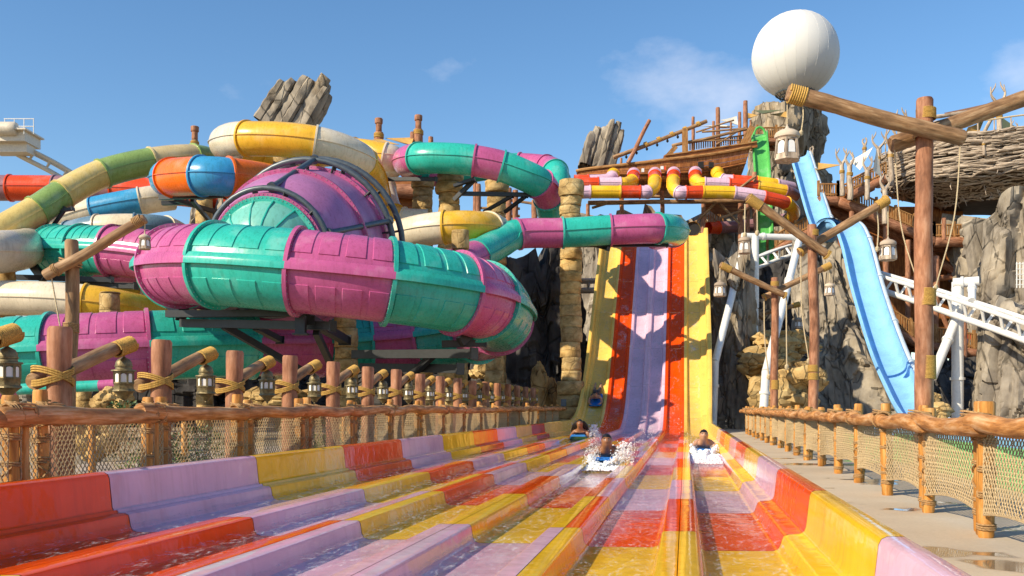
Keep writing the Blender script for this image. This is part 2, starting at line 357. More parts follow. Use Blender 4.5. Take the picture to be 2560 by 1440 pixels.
# ------------------------------------------------------------------ the racer lanes
def ztop(x): return 0.15 + (-0.05 - x) * 0.0265
DIV = [-3.83, -2.90, -1.95, -1.01, -0.05]
WL = [(36 + i * 1.0, 0.0) for i in range(-44, 7)]
rise = spline([Vector((y, z, 0)) for y, z in ((42.0, 0), (43.6, 0.05), (45.8, 0.46), (47.7, 1.28), (49.4, 2.45), (52.1, 4.7), (55.0, 7.3), (57.6, 9.55), (60.2, 11.8))], 6)
def prof_lane(i):
    """cross-section of lane i (0..5) from left to right: half divider, wall, floor, wall, half divider"""
    pts = []
    if i == 0:
        zt = ztop(-4.8)
        pts += [(-5.13, -0.40), (-5.13, 0.60), (-5.11, 0.63), (-4.99, 0.632), (-4.955, 0.615), (-4.94, 0.58), (-4.915, zt + 0.05), (-4.90, zt + 0.02), (-4.875, zt + 0.028), (-4.86, zt + 0.004), (-4.80, zt), (-4.775, zt - 0.012), (-4.765, zt - 0.04)]
        xl = -4.765
    else:
        c = DIV[i - 1]; zt = ztop(c); xl = c + 0.15
        pts += [(c + 0.003, zt), (xl - 0.028, zt), (xl - 0.010, zt - 0.008), (xl, zt - 0.028)]
    zf = ztop((xl + (DIV[i] if i < 5 else 0.9)) / 2) - 0.148
    pts += [(xl + 0.012, zf + 0.05), (xl + 0.03, zf + 0.015), (xl + 0.07, zf)]
    if i < 5:
        c = DIV[i]; zt = ztop(c); xr = c - 0.15
        pts += [(xr - 0.07, zf), (xr - 0.03, zf + 0.015), (xr - 0.012, zf + 0.05), (xr, zt - 0.028), (xr + 0.010, zt - 0.008), (xr + 0.028, zt), (c - 0.003, zt)]
    else:
        zt = ztop(0.8); xr = 0.80
        pts += [(xr - 0.07, zf), (xr - 0.03, zf + 0.015), (xr - 0.012, zf + 0.05), (xr, zt - 0.05), (xr + 0.015, zt - 0.015), (xr + 0.05, zt), (0.955, zt + 0.01), (0.985, zt + 0.03), (1.0, zt + 0.07), (1.03, 0.455), (1.045, 0.485), (1.075, 0.50), (1.17, 0.50), (1.195, 0.485), (1.205, 0.45), (1.205, -0.40)]
    return pts, xl, xr, zf
def wetmat(k): return fib(C[k], 0.08, True, 'wet_fibreglass_' + k, 0.25)
racer = thing('mat_racer_slide', 'six lane racing slide in red, lilac and yellow panels with a steep drop', 'water slide', L(-2, 20, -0.3))
SEQ = [('scarlet', 'lav', 'yellow')] * 2 + [('lav', 'yellow', 'scarlet')] * 2 + [('yellow', 'scarlet', 'lav')] * 2
SOLID = ['pyellow', 'pscarlet', 'plav', 'plav', 'pscarlet', 'pyellow']; KS = [9, 10, 9, 9, 8, 8]
def sweep(prof, path, xk=0.0, th=0.0):
    rows = []
    for k, (y, z, ny, nz_) in enumerate(path):
        rows.append([L(x, y + 0.13 * (x + 2) * xk + ny * h, z + nz_ * h) for x, h in prof])
    return rows
for i in range(6):
    prof, xl, xr, zf = prof_lane(i)
    for k in range(-4, KS[i]):
        y0, y1 = 8.0 + 2.92 * k, 8.0 + 2.92 * (k + 1) - 0.011
        m = MB(); m.quadgrid(sweep(prof, [(y0, 0, 0, 1), (y1, 0, 0, 1)], 1.0))
        m.build('lane_section', wetmat(SEQ[i][(k + 1) % 3]), racer, angle=35)
    ys = 8.0 + 2.92 * KS[i]
    base = [Vector((ys + t, 0, 0)) for t in [q * 0.5 for q in range(int((42.0 - ys) / 0.5))]] + rise
    path = []
    for k, p in enumerate(base):
        t = (base[min(k + 1, len(base) - 1)] - base[max(k - 1, 0)]).normalized(); path.append((p.x, p.y, -t.y, t.x))
    n = len(path); cuts = [0]; acc = 0
    for k in range(1, n):
        acc += math.hypot(path[k][0] - path[k - 1][0], path[k][1] - path[k - 1][1])
        if acc > 2.9 or k == n - 1: cuts.append(k); acc = 0
    for a, b in zip(cuts[:-1], cuts[1:]):
        seg = [list(p) for p in path[a:b + 1]]
        dx, dz = seg[-1][0] - seg[-2][0], seg[-1][1] - seg[-2][1]; l = math.hypot(dx, dz); seg[-1][0] -= dx / l * 0.012; seg[-1][1] -= dz / l * 0.012
        pr = prof
        if i == 0: pr = [(-5.13, -0.40), (-5.13, 0.5)] + [(x, h) for x, h in prof[2:]]
        rows = []
        for (y, z, ny, nz_) in seg:
            sk = 1.0 - sstep(ys, ys + 6, y)
            fl = sstep(43, 52, y)
            rows.append([L(x + (0.16 * fl * (x - 0.8) / 0.4 if x > 0.8 else 0.0), y + 0.13 * (x + 2) * sk + ny * h, z + nz_ * h) for x, h in pr])
        m = MB(); m.quadgrid(rows)
        m.build('drop_section', fib(C[SOLID[i]], 0.22, True, 'drop_fibreglass_' + SOLID[i], 0.25), racer, angle=35)
    # hood of the tunnel the lane comes out of
    top = base[-1]; t = Vector((1, 0, 0)); cx = (xl + xr) / 2
    m = MB(); rows = []
    for s_ in (-0.05, 0.1, 0.9, 1.8):
        o = L(cx, top.x + t.x * s_, top.y + t.y * s_ + 0.40); ring = []
        for j in range(20):
            a = 2 * math.pi * j / 20
            ring.append(o + Vector((CT, -ST, 0)) * (0.46 * math.cos(a)) + L(0, -t.y, t.x) * (0.44 * math.sin(a)))
        rows.append(ring)
    m.quadgrid(rows, True, flip=True); m.quadgrid([[p + Vector((0, 0.001, 0)) for p in r] for r in rows[1:]], True)
    hd = m.build('tunnel_hood', FC(SOLID[i]), racer)
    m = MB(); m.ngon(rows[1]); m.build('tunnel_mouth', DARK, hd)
# ------------------------------------------------------------------ water in the lanes
def watermat(name, tint, caustic0, foam1, sc=(5, 2.2, 1)):
    m, nt, N, K, b = newmat(name); N.remove(b); out = N['Material Output']
    v = coords(N, K, 'UV', sc)
    n1 = ntex(N, K, v.outputs[0], 1.8, 6, 0.6); n2 = ntex(N, K, v.outputs[0], 1.1, 5, 0.62); n3 = ntex(N, K, v.outputs[0], 6.5, 3, 0.6)
    bu = N.new('ShaderNodeBump'); bu.inputs['Strength'].default_value = 0.55; bu.inputs['Distance'].default_value = 0.03; K.new(n1.outputs[0], bu.inputs['Height'])
    tr = N.new('ShaderNodeBsdfTransparent'); tr.inputs[0].default_value = tint
    gl = N.new('ShaderNodeBsdfGlossy'); gl.inputs['Roughness'].default_value = 0.03; K.new(bu.outputs[0], gl.inputs['Normal'])
    fr = N.new('ShaderNodeFresnel'); fr.inputs['IOR'].default_value = 1.33; fm = N.new('ShaderNodeMath'); fm.operation = 'MULTIPLY'; fm.inputs[1].default_value = 0.13; K.new(fr.outputs[0], fm.inputs[0])
    m1 = N.new('ShaderNodeMixShader'); K.new(fm.outputs[0], m1.inputs[0]); K.new(tr.outputs[0], m1.inputs[1]); K.new(gl.outputs[0], m1.inputs[2])
    df = N.new('ShaderNodeBsdfDiffuse'); df.inputs[0].default_value = (0.85, 0.86, 0.88, 1); K.new(bu.outputs[0], df.inputs['Normal'])
    # sun caustics painted as a net of narrow white lines, warped by noise
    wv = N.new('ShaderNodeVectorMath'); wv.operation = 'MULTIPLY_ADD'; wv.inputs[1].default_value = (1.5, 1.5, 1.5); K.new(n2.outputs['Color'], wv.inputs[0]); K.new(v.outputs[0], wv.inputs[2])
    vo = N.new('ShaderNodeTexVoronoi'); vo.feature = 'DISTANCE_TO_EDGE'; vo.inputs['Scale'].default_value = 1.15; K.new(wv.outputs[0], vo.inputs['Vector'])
    rr = ramp(N, [(0.0, caustic0), (0.04, caustic0 * 0.45), (0.16, 0.0)]); K.new(vo.outputs['Distance'], rr.inputs[0])
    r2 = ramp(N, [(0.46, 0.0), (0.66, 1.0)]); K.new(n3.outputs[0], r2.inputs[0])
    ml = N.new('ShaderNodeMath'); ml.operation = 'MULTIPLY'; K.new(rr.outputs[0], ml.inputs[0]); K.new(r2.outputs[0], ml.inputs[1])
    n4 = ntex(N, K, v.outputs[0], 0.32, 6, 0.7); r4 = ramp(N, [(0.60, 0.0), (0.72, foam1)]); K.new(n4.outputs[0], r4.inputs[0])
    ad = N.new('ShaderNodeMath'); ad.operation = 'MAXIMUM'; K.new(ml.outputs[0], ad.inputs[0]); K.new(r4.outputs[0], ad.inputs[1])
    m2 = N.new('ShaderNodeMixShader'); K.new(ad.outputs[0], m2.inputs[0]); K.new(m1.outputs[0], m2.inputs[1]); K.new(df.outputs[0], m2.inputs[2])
    K.new(m2.outputs[0], out.inputs['Surface']); return m
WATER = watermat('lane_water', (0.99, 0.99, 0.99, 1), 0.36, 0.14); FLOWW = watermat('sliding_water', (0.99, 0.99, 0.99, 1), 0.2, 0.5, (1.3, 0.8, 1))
LANEW = []
for i in range(6):
    prof, xl, xr, zf = prof_lane(i); LANEW.append((xl, xr, zf))
    ys = []; y = -2.0
    while y < 42.5: ys.append(y); y += 0.07 if 2 < y < 14 else (0.14 if y < 24 else 0.4)
    rows = []; nx = 14
    for y in ys:
        row = []
        for j in range(nx + 1):
            x = lerp(xl + 0.004, xr - 0.004, j / nx)
            h = 0.026 * noise.noise(Vector((x * 4.0 + i * 9, y * 2.1, 1.0))) + 0.020 * noise.noise(Vector((x * 9.0, y * 5.0 + i * 5, 4.0))) + 0.009 * noise.noise(Vector((x * 22.0, y * 13.0, i)))
            h += 0.018 * abs((j / nx - 0.5) * 2) ** 2
            row.append(L(x, y, zf + 0.056 + h*0.8))
        rows.append(row)
    m = MB(); m.quadgrid(rows)
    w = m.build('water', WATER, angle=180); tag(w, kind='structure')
    path = [p for p in rise if p.x < 60.0]; rows = []
    for k, p in enumerate(path):
        t = (path[min(k + 1, len(path) - 1)] - path[max(k - 1, 0)]).normalized()
        rows.append([L(lerp(xl + 0.08, xr - 0.08, j / 6), p.x - t.y * (zf + 0.02), p.y + t.x * (zf + 0.02)) for j in range(7)])
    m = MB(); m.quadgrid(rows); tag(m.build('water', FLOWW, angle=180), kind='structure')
# ------------------------------------------------------------------ rope-net fences
def net_mesh(w, h, cell, seed, r=0.0056):
    """slack diamond netting of knotted cord, width w (local x), height h (local z), hung from the top"""
    m = MB(); nu = max(4, int(round(w / cell))); nv = max(4, int(round(h / (cell * 1.4))))
    def pt(i, j):                                        # j counts half rows downwards
        v = j / (2 * nv); u = i / (2 * nu)
        squash = v ** 0.82 if True else v
        x = u * w + 0.010 * noise.noise(Vector((i * 0.7, j * 0.7, seed)))
        sag = 0.055 * math.sin(math.pi * max(0, min(1, u))) * (v ** 2)
        z = -h * (0.90 * v + 0.10 * v * v * (1 - v)) * 1.0 - sag * -1.0
        y = 0.05 * math.sin(math.pi * max(0, min(1, u))) * math.sin(2.6 * v + seed) + 0.008 * noise.noise(Vector((i * 0.5, j * 0.5, seed + 5)))
        return Vector((max(0, min(w, x)), y, z))
    for d in (1, -1):
        for s0 in range(-2 * nv, 2 * nu + 2 * nv + 1, 2):
            line = []
            for j in range(0, 2 * nv + 1):
                i = s0 + d * j
                if 0 <= i <= 2 * nu: line.append(pt(i, j))
            if len(line) > 1: m.tube(line, r, 3, False)
    for j in range(1, 2 * nv, 1):                        # knots
        for i in range(j % 2, 2 * nu + 1, 2):
            p = pt(i, j); k = r * 1.9
            b = len(m.v); m.v.extend([p + Vector(q) * k for q in ((1, 0, 0), (0, 1, 0), (-1, 0, 0), (0, -1, 0), (0, 0, 1.2), (0, 0, -1.2))])
            for q in ((0, 1, 4), (1, 2, 4), (2, 3, 4), (3, 0, 4), (1, 0, 5), (2, 1, 5), (3, 2, 5), (0, 3, 5)):
                m.f.append(tuple(b + t for t in q)); m.uv.append(((0, 0), (0.02, 0), (0.02, 0.02))); m.mi.append(0)
    edge = [pt(i, 2 * nv) for i in range(0, 2 * nu + 1)]; m.tube(edge, r * 2.2, 5)
    for i in (0, 2 * nu): m.tube([pt(i, j) for j in range(2 * nv + 1)], r * 1.5, 4)
    return m
def mesh_only(mb, name, mat):
    o = mb.build(name, mat); me = o.data; bpy.data.objects.remove(o); return me
LONGN = [mesh_only(net_mesh(1.0, 0.86, 0.062, s), 'net', NET) for s in (1.1, 2.7, 4.9)]
def post_mesh(h, r, seed):
    m = MB(); m.log((0, 0, 0), (0, 0, h), r, r * 0.93, 12, 8, 0.16, 0.6, seed); return m
POSTM = [mesh_only(post_mesh(1.225, 0.068, s), 'post', POST) for s in (0.3, 1.9, 5.2, 7.7)]
def bind_mesh(seed):                                     # lashings on a post: bands and a crossing
    m = MB(); rnd = random.Random(seed); r0 = 0.075
    for z, t in ((0.14, 3), (0.36, 2.5), (0.62, 2.5), (0.86, 3)):
        m.coil((0, 0, z + rnd.uniform(-0.05, 0.05)), (0.06, rnd.uniform(-.06, .06), 1), r0, t, 0.010, None, 4, 10)
    for s_ in (1, -1):
        pts = []
        for k in range(13):
            a = k / 12 * math.pi * 1.6 * s_ + rnd.uniform(0, 0.2); pts.append(Vector((math.cos(a) * r0, math.sin(a) * r0, 0.36 + 0.27 * k / 12)))
        m.tube(pts, 0.009, 4)
    return m
BINDM = [mesh_only(bind_mesh(s), 'rope_binding', TWINE) for s in (1, 2, 3)]
def lash_mesh(seed):                                     # lashing where rail meets post
    m = MB(); rnd = random.Random(seed)
    for k, ax in enumerate(((0.25, 1, 0.1), (-0.25, 1, -0.1))):
        m.coil((0, (k - 0.5) * 0.20, 0), ax, 0.105, 4, 0.011, 0.026, 4, 12, 0.01, seed=seed)
    m.coil((0, 0, 0.09), (0.1, 0, 1), 0.12, 2.2, 0.011, 0.03, 4, 12)
    return m
LASHM = [mesh_only(lash_mesh(s), 'rope_lashing', TWINE) for s in (1, 2)]
def put(me, name, parent, M):
    o = link(name, me, parent); o.matrix_local = M
    if name.startswith('rope'): o['kind'] = 'stuff'
    return o
def rotz(a): return Matrix.Rotation(a, 4, 'Z')
def fence(label, X, side, y0, y1, seed, up=0.0):
    rnd = random.Random(seed); base = L(X, y0, 0)
    root = thing('rope_net_fence', label, 'fence', base, 'rope net fences beside the lanes')
    def loc(x, y, z): return L(x, y, z) - base
    y = y0; idx = 0; dz = 1.12 + up
    pts = []
    while y < y1:
        pts.append((X, y, True)); pts.append((X - 0.10 * side * -1, y + 0.52, False)); y += 2.18
    railstart = None
    for k, (x, yy, main) in enumerate(pts):
        x += rnd.uniform(-0.02, 0.02); yy += rnd.uniform(-0.05, 0.05)
        tilt = Matrix.Rotation(rnd.uniform(-0.03, 0.03), 4, 'X') @ Matrix.Rotation(rnd.uniform(-0.03, 0.03), 4, 'Y')
        s_ = (1.0 + rnd.uniform(-0.04, 0.03)) * (1.12 + up) / 1.12
        Mx = Matrix.Translation(loc(x, yy, 0)) @ rotz(-TH + rnd.uniform(0, 6)) @ tilt @ Matrix.Diagonal((1.0 + rnd.uniform(-.1, .15), 1.0 + rnd.uniform(-.1, .15), s_, 1))
        p = put(POSTM[k % 4], 'post', root, Mx)
        put(BINDM[k % 3], 'rope_binding', p, Matrix.Identity(4))
        if main and yy < 30:                             # the twin stake bound to the main post
            Mx2 = Matrix.Translation(loc(x + 0.02 * side, yy + 0.17, 0)) @ rotz(rnd.uniform(0, 6)) @ Matrix.Diagonal((0.85, 0.85, 0.97, 1))
            put(POSTM[(k + 1) % 4], 'post', root, Mx2)
        put(LASHM[k % 2], 'rope_lashing', root, Matrix.Translation(loc(x - 0.075 * side, yy, dz - 0.085)) @ rotz(-TH) @ Matrix.Diagonal((1, 1, 1, 1)))
        # netting to the next post
        if k + 1 < len(pts):
            nx, ny_, _ = pts[k + 1]; a = loc(x - 0.04 * side, yy + 0.06, dz - 0.11); b = loc(nx - 0.04 * side, ny_ - 0.06, dz - 0.11); t = b - a
            Mn = Matrix.Translation(a) @ rotz(math.atan2(t.y, t.x)) @ Matrix.Diagonal((t.length, 1 if side > 0 else -1, (1.0 + rnd.uniform(-.04, .04)) * (1 + up), 1))
            put(NETS(t.length, k), 'net', root, Mn)
    # rails: overlapping logs, one per bay
    mains = [p for p in pts if p[2]]
    for k, (x, yy, _) in enumerate(mains):
        a = L(x - 0.115 * side, yy - 0.30, dz - 0.09 + rnd.uniform(-0.012, 0.012)); b = L(x - 0.125 * side, yy + 2.18 - 0.02, dz - 0.085 + rnd.uniform(-0.015, 0.01))
        m = MB(); m.log(a, b, 0.090 + rnd.uniform(-0.008, 0.008), 0.080, 14, 10, 0.16, 1.2, rnd.uniform(0, 50)); m.build('rail', RAIL, root)
    return root
NETSHORT = [mesh_only(net_mesh(0.40, 0.86, 0.050, s), 'net', NET) for s in (3.3, 6.1)]
NETLONG = [mesh_only(net_mesh(1.54, 0.86, 0.062, s), 'net', NET) for s in (1.1, 2.7, 4.9)]
def unit(me, w):
    for v in me.vertices: v.co.x /= w
    return me
NETSHORT = [unit(m, 0.40) for m in NETSHORT]; NETLONG = [unit(m, 1.54) for m in NETLONG]
def NETS(l, k): return NETSHORT[k % 2] if l < 0.8 else NETLONG[(k // 2) % 3]
fence('log fence with rope netting left of the lanes, in front of the lantern posts', -5.88, -1, 3.2, 46.0, 11, 0.10)
fence('log fence with rope netting right of the lanes along the concrete walkway', 2.72, 1, 2.9, 46.5, 23)

# ------------------------------------------------------------------ lanterns
def lantern_parts(kind):
    """meshes of a hanging lantern, its hook at the origin. kind 0: domed brass; kind 1: onion roof with flared hexagon"""
    out = []
    if kind == 0:
        m = MB(); m.lathe([(0.005, 0), (0.012, -0.01), (0.02, -0.035), (0.013, -0.05), (0.04, -0.065), (0.085, -0.09), (0.108, -0.13), (0.112, -0.17), (0.120, -0.175), (0.120, -0.19), (0.108, -0.195), (0.112, -0.225), (0.165, -0.235), (0.168, -0.252), (0.13, -0.258)], 16); out.append(('cap', m, BRASS))
        m = MB()
        for j in range(8):
            a = math.pi / 8 + j * math.pi / 4; p = Vector((math.cos(a) * 0.132, math.sin(a) * 0.132, 0))
            m.beam(p + Vector((0, 0, -0.257)), p + Vector((0, 0, -0.43)), 0.028, 0.028)
        m.lathe([(0.136, -0.262), (0.14, -0.255), (0.14, -0.278), (0.128, -0.282)], 8, phase=math.pi / 8)
        m.lathe([(0.10, -0.40), (0.142, -0.405), (0.146, -0.42), (0.140, -0.43), (0.140, -0.50), (0.152, -0.51), (0.158, -0.53), (0.13, -0.545)], 8, phase=math.pi / 8); out.append(('frame', m, BRASS))
        m = MB(); m.lathe([(0.13, -0.546), (0.105, -0.565), (0.07, -0.60), (0.058, -0.625), (0.04, -0.64), (0.018, -0.65), (0.022, -0.665), (0.004, -0.69)], 14); out.append(('base', m, BRASS))
        rp_, zt, zb, hw, ns = 0.122, -0.285, -0.405, 0.040, 8
    else:
        m = MB(); m.lathe([(0.006, 0), (0.014, -0.03), (0.03, -0.06), (0.05, -0.075), (0.11, -0.095), (0.165, -0.13), (0.182, -0.165), (0.178, -0.20), (0.15, -0.22), (0.148, -0.232)], 18); out.append(('cap', m, GREYLOG))
        m = MB()
        for j in range(6):
            a = j * math.pi / 3; p = Vector((math.cos(a), math.sin(a), 0))
            m.beam(p * 0.150 + Vector((0, 0, -0.225)), p * 0.178 + Vector((0, 0, -0.50)), 0.03, 0.03)
        m.lathe([(0.148, -0.225), (0.162, -0.228), (0.165, -0.25), (0.145, -0.255)], 6); m.lathe([(0.16, -0.44), (0.18, -0.445), (0.188, -0.50), (0.19, -0.53), (0.165, -0.545), (0.12, -0.55), (0.01, -0.552)], 6); out.append(('frame', m, GREYLOG))
        rp_, zt, zb, hw, ns = 0.150, -0.258, -0.44, 0.052, 6
    panes = []
    for j in range(ns):
        a = (j + (0 if kind == 0 else 0.5)) * 2 * math.pi / ns
        o = Vector((math.cos(a), math.sin(a), 0)); t = Vector((-math.sin(a), math.cos(a), 0))
        rt, rb = (rp_, rp_) if kind == 0 else (0.133, 0.155)
        pts = [(hw * k, zb) for k in (-1, 1)] + [(hw, zt - hw * 0.9)] + [(hw * math.cos(q), zt - hw * 0.9 + hw * 0.9 * math.sin(q)) for q in [i * math.pi / 6 for i in range(1, 6)]] + [(-hw, zt - hw * 0.9)]
        m = MB(); f = [o * lerp(rb, rt, (z - zb) / (zt - zb)) + t * x + Vector((0, 0, z)) for x, z in pts]; bk = [p - o * 0.012 for p in f]
        m.ngon(f); m.quadgrid([f, bk], True, flip=True); panes.append(m)
    return out, panes
def lantern_proto(kind):
    r = thing('hanging_lantern', 'lantern', 'lantern')
    parts, panes = lantern_parts(kind)
    for n, m, mt in parts: m.build(n, mt, r)
    for m in panes: m.build('pane', PANE, r, smooth=False)
    return r
LAN = [lantern_proto(0), lantern_proto(1)]; USED = [False, False]
def lantern(kind, loc, scale, label, group, rz=0.0, drop=0.0):
    o = LAN[kind] if not USED[kind] else copy_tree(LAN[kind]); USED[kind] = True
    o.location = Vector(loc) - Vector((0, 0, drop)); o.rotation_euler = (0, 0, rz); o.scale = (scale,) * 3; tag(o, label, 'lantern', group)
    return o
# ------------------------------------------------------------------ row of lantern posts behind the left fence
ORD = ['nearest', 'second', 'third', 'fourth', 'fifth', 'sixth', 'seventh', 'eighth', 'ninth', 'tenth', 'eleventh', 'twelfth', 'thirteenth', 'fourteenth', 'fifteenth', 'sixteenth', 'seventeenth', 'eighteenth', 'nineteenth']
def lpost_proto():
    r = thing('lantern_post', 'x', 'post')
    rw = random.Random(4)
    m = MB(); m.log((0, 0, 0), (0, 0, 2.15), 0.145, 0.132, 16, 10, 0.12, 0.5, 2.2); m.build('upright', BROWN, r)
    m = MB(); a, b = Vector((-0.275, -0.12, 1.52)), Vector((-0.10, 1.56, 2.06)); m.log(a, b, 0.098, 0.088, 14, 9, 0.12, 0.8, 5.5); bo = m.build('beam', TAN, r)
    t = (b - a).normalized()
    m = MB(); m.coil(b - t * 0.17, t, 0.098, 12, 0.0135, 0.027, 5, 16); m.build('rope_wrap', ROPE, bo)
    m = MB()                                              # crossed lashing round post and beam
    for s_ in (1, -1):
        for q in range(3):
            pts = []
            for k in range(25):
                u = 2 * math.pi * k / 24; x = -0.09 + math.cos(u) * 0.245; y = math.sin(u) * 0.165
                pts.append(Vector((x, y, 1.585 + s_ * 0.085 * math.sin(u * 1.0 + 0.6) + (q - 1) * 0.027)))
            m.tube(pts, 0.0135, 5)
    m.build('rope_lashing', ROPE, r)
    return r
lp0 = lpost_proto()
for k in range(18):
    Y = 8.15 + 2.17 * (k - 1) + 1.75; X = -7.05
    o = lp0 if k == 0 else copy_tree(lp0)
    o.location = L(X, Y, -0.03); o.rotation_euler = (0, 0, -TH + random.uniform(-0.03, 0.03)); o.scale = (1, 1, 1 + random.uniform(-0.012, 0.012))
    nm = ORD[k] + (' ' if k else ' ')
    tag(o, 'brown log post with rope bound slanting beam, %sin the row behind the left fence' % (nm if k else 'nearest '), 'post', 'lantern posts behind the left fence')
    lantern(0, L(X - 0.11, Y + 1.45, 1.90), 0.93, 'bronze domed lantern on the %s slanting beam of the left row' % ORD[k], 'lanterns of the left row', random.uniform(0, 1))
# tall pole with a slanting beam behind the nearest lantern post
r = thing('pole', 'tall weathered pole with a slanting log across its top, left of the purple tubes', 'pole', P(172, 1000, 15) * 1.0)
m = MB(); a = P(170, 1100, 15); a.z = -0.1; m.log(a, P(181, 600, 15), 0.108, 0.10, 14, 12, 0.12, 1, 3.1); m.build('upright', TAN, r)
m = MB(); m.log(P(112, 690, 14.8), P(362, 545, 14.8), 0.088, 0.075, 14, 10, 0.12, 1, 8.8); b = m.build('beam', TAN, r)
m = MB(); m.coil(P(346, 553, 14.8), P(362, 545, 14.8) - P(112, 690, 14.8), 0.082, 6, 0.012); m.coil(P(140, 674, 14.8), P(362, 545, 14.8) - P(112, 690, 14.8), 0.092, 3, 0.012); m.build('rope_wrap', TWINE, b)
m = MB()
for q in range(4): m.coil(P(176, 655 + q * 3, 14.93), (0.25 * (-1) ** q, 0, 1), 0.165, 1.1, 0.012, 0.05)
m.build('rope_lashing', TWINE, r)
m = MB(); m.coil(P(178, 820, 15), (0, 0, 1), 0.112, 6, 0.012); m.build('rope_wrap', TWINE, r)
m = MB(); m.tube(spline([P(127, 685, 14.8), P(135, 730, 14.8), P(150, 815, 14.8)], 5), 0.012, 5); m.build('hanging_rope', PALE, r)
m = MB(); m.tube([P(362, 555, 14.8), P(362, 583, 14.8)], 0.010, 5); m.build('lantern_rope', PALE, r)
lantern(1, P(362, 580, 14.8), 0.50, 'small grey lantern hung from the beam of the pole at left', 'lanterns hung from poles')

# ------------------------------------------------------------------ tall poles with crossed beams right of the lanes
def xpole(label, px, d, ptop, dia, beams, wraps, ropes=(), mat=BROWN):
    b = P(px, 1018, d); b.z = -0.05
    r = thing('pole', label, 'pole', b)
    top = P(px, ptop, d); m = MB(); m.log(b, top, dia / 2, dia / 2 * 0.92, 16, 18, 0.10, 0.5, px * 0.1); m.build('upright', mat, r)
    for (x0, y0, d0, x1, y1, d1, r0, w0, w1) in beams:
        a, c = P(x0, y0, d0), P(x1, y1, d1); t = (c - a).normalized()
        m = MB(); m.log(a, c, r0, r0 * 0.92, 14, 14, 0.12, 0.45, x0 * 0.37); bo = m.build('beam', TAN, r)
        for p, s_, w in ((a, 1, w0), (c, -1, w1)):
            if w:
                m = MB(); m.coil(p + t * s_ * w * 0.62, t, r0 * 1.06, w / (r0 * 0.26), r0 * 0.13, None, 5, 16); m.build('rope_wrap', ROPE, bo)
    for y0, y1 in wraps:
        m = MB(); c = P(px, (y0 + y1) / 2, d); h = S(y1 - y0, d); rr = dia * 0.033
        m.coil(c, (0, 0.02, 1), dia / 2 * 1.02, h / (rr * 2.05), rr, None, 5, 18); m.build('rope_wrap', ROPE, r)
    for pts in ropes:
        m = MB(); m.tube(spline([P(*q) for q in pts], 5), 0.013 * d / 19, 5); m.build('hanging_rope', PALE, r)
        m = MB(); e = P(*pts[-1]); k = 0.04 * d / 19; m.lathe([(0.2 * k, k), (k, 0.3 * k), (k * 1.1, -k), (0.3 * k, -2 * k)], 8, e); m.build('rope_knot', PALE, r)
    return r
xpole('tallest brown log pole with rope bands, right of the blue slide', 2315, 19, 246, 0.355,
      [(1968, 232, 18.8, 2410, 348, 18.7, 0.165, 0.32, 0), (2228, 362, 19.35, 2640, 222, 19.35, 0.165, 0, 0)],
      [(272, 300), (722, 765), (890, 948)],
      [[(2006, 255, 18.8), (2008, 290, 18.8), (2003, 330, 18.8)], [(2236, 365, 19.3), (2252, 560, 19.3), (2292, 700, 19.1)], [(2402, 345, 18.7), (2386, 540, 18.7), (2340, 715, 18.9)]])
m = MB()
xp = P(2315, 328, 18.95)
for q in range(3):
    m.coil(xp + Vector((0, 0, (q - 1) * 0.03)), (0.35, 0, 1), 0.26, 1.05, 0.018, 0.03); m.coil(xp + Vector((0, 0, (q - 1) * 0.03)), (-0.45, 0, 1), 0.26, 1.05, 0.018, 0.03)
m.build('rope_lashing', TWINE, [o for o in COL.objects if o.name.startswith('pole')][-1])
xpole('brown log pole with two crossed beams in front of the blue slide', 2033, 32, 562, 0.335,
      [(1868, 492, 31.6, 2072, 640, 31.7, 0.15, 0.5, 0.1), (1998, 632, 32.4, 2222, 498, 32.4, 0.15, 0.1, 0.4)],
      [(575, 590), (912, 930), (932, 950)],
      [[(1863, 510, 31.6), (1862, 545, 31.6), (1862, 585, 31.6)], [(1892, 515, 31.6), (1893, 545, 31.6), (1893, 580, 31.6)], [(2192, 520, 32.4), (2196, 570, 32.4), (2193, 620, 32.4)], [(2002, 640, 32.4), (2005, 780, 32.4), (2022, 900, 32.3)]])
xpole('brown log pole with crossed beams and lanterns, left of the blue slide pole', 1937, 45, 694, 0.36,
      [(1800, 662, 44.5, 1965, 740, 44.6, 0.15, 0.5, 0.1), (1908, 745, 45.4, 2078, 662, 45.4, 0.15, 0.1, 0.4)],
      [(704, 716), (950, 974)],
      [[(1966, 740, 44.6), (1966, 820, 44.6), (1967, 915, 44.6)], [(1910, 745, 45.4), (1912, 850, 45.4), (1922, 940, 45.3)]])
xpole('farthest brown log pole with crossed beams beside the yellow lane', 1887, 58, 766, 0.40,
      [(1780, 735, 57.5, 1912, 796, 57.6, 0.15, 0.4, 0.1), (1862, 795, 58.4, 2000, 760, 58.4, 0.15, 0.1, 0.4)],
      [(960, 975)],
      [[(1863, 800, 58.4), (1866, 900, 58.4), (1878, 958, 58.3)]])
G2 = 'lanterns hung from poles'
def hang(px, ytop, yhook, ybot, d, label):
    h = S(ybot - yhook, d); sc = h / 0.55
    lantern(1, P(px, yhook, d), sc, label, G2, random.uniform(0, 1))
    m = MB(); m.tube([P(px, ytop, d), P(px, yhook - 1, d)], 0.012 * d / 19, 5)
    o = m.build('lantern_rope', PALE, loc=P(px, yhook, d)); tag(o, 'cord holding ' + label.replace('large ', 'the large ', 1).replace('small ', 'the small ', 1), 'rope', 'cords of the hung lanterns')
hang(1968, 262, 310, 405, 18.8, 'large grey lantern below the left tip of the tallest pole')
hang(2220, 510, 590, 652, 32.4, 'squat grey lantern beside the blue slide under a beam tip')
hang(1862, 510, 585, 635, 31.6, 'grey lantern in front of the white pipe frame')
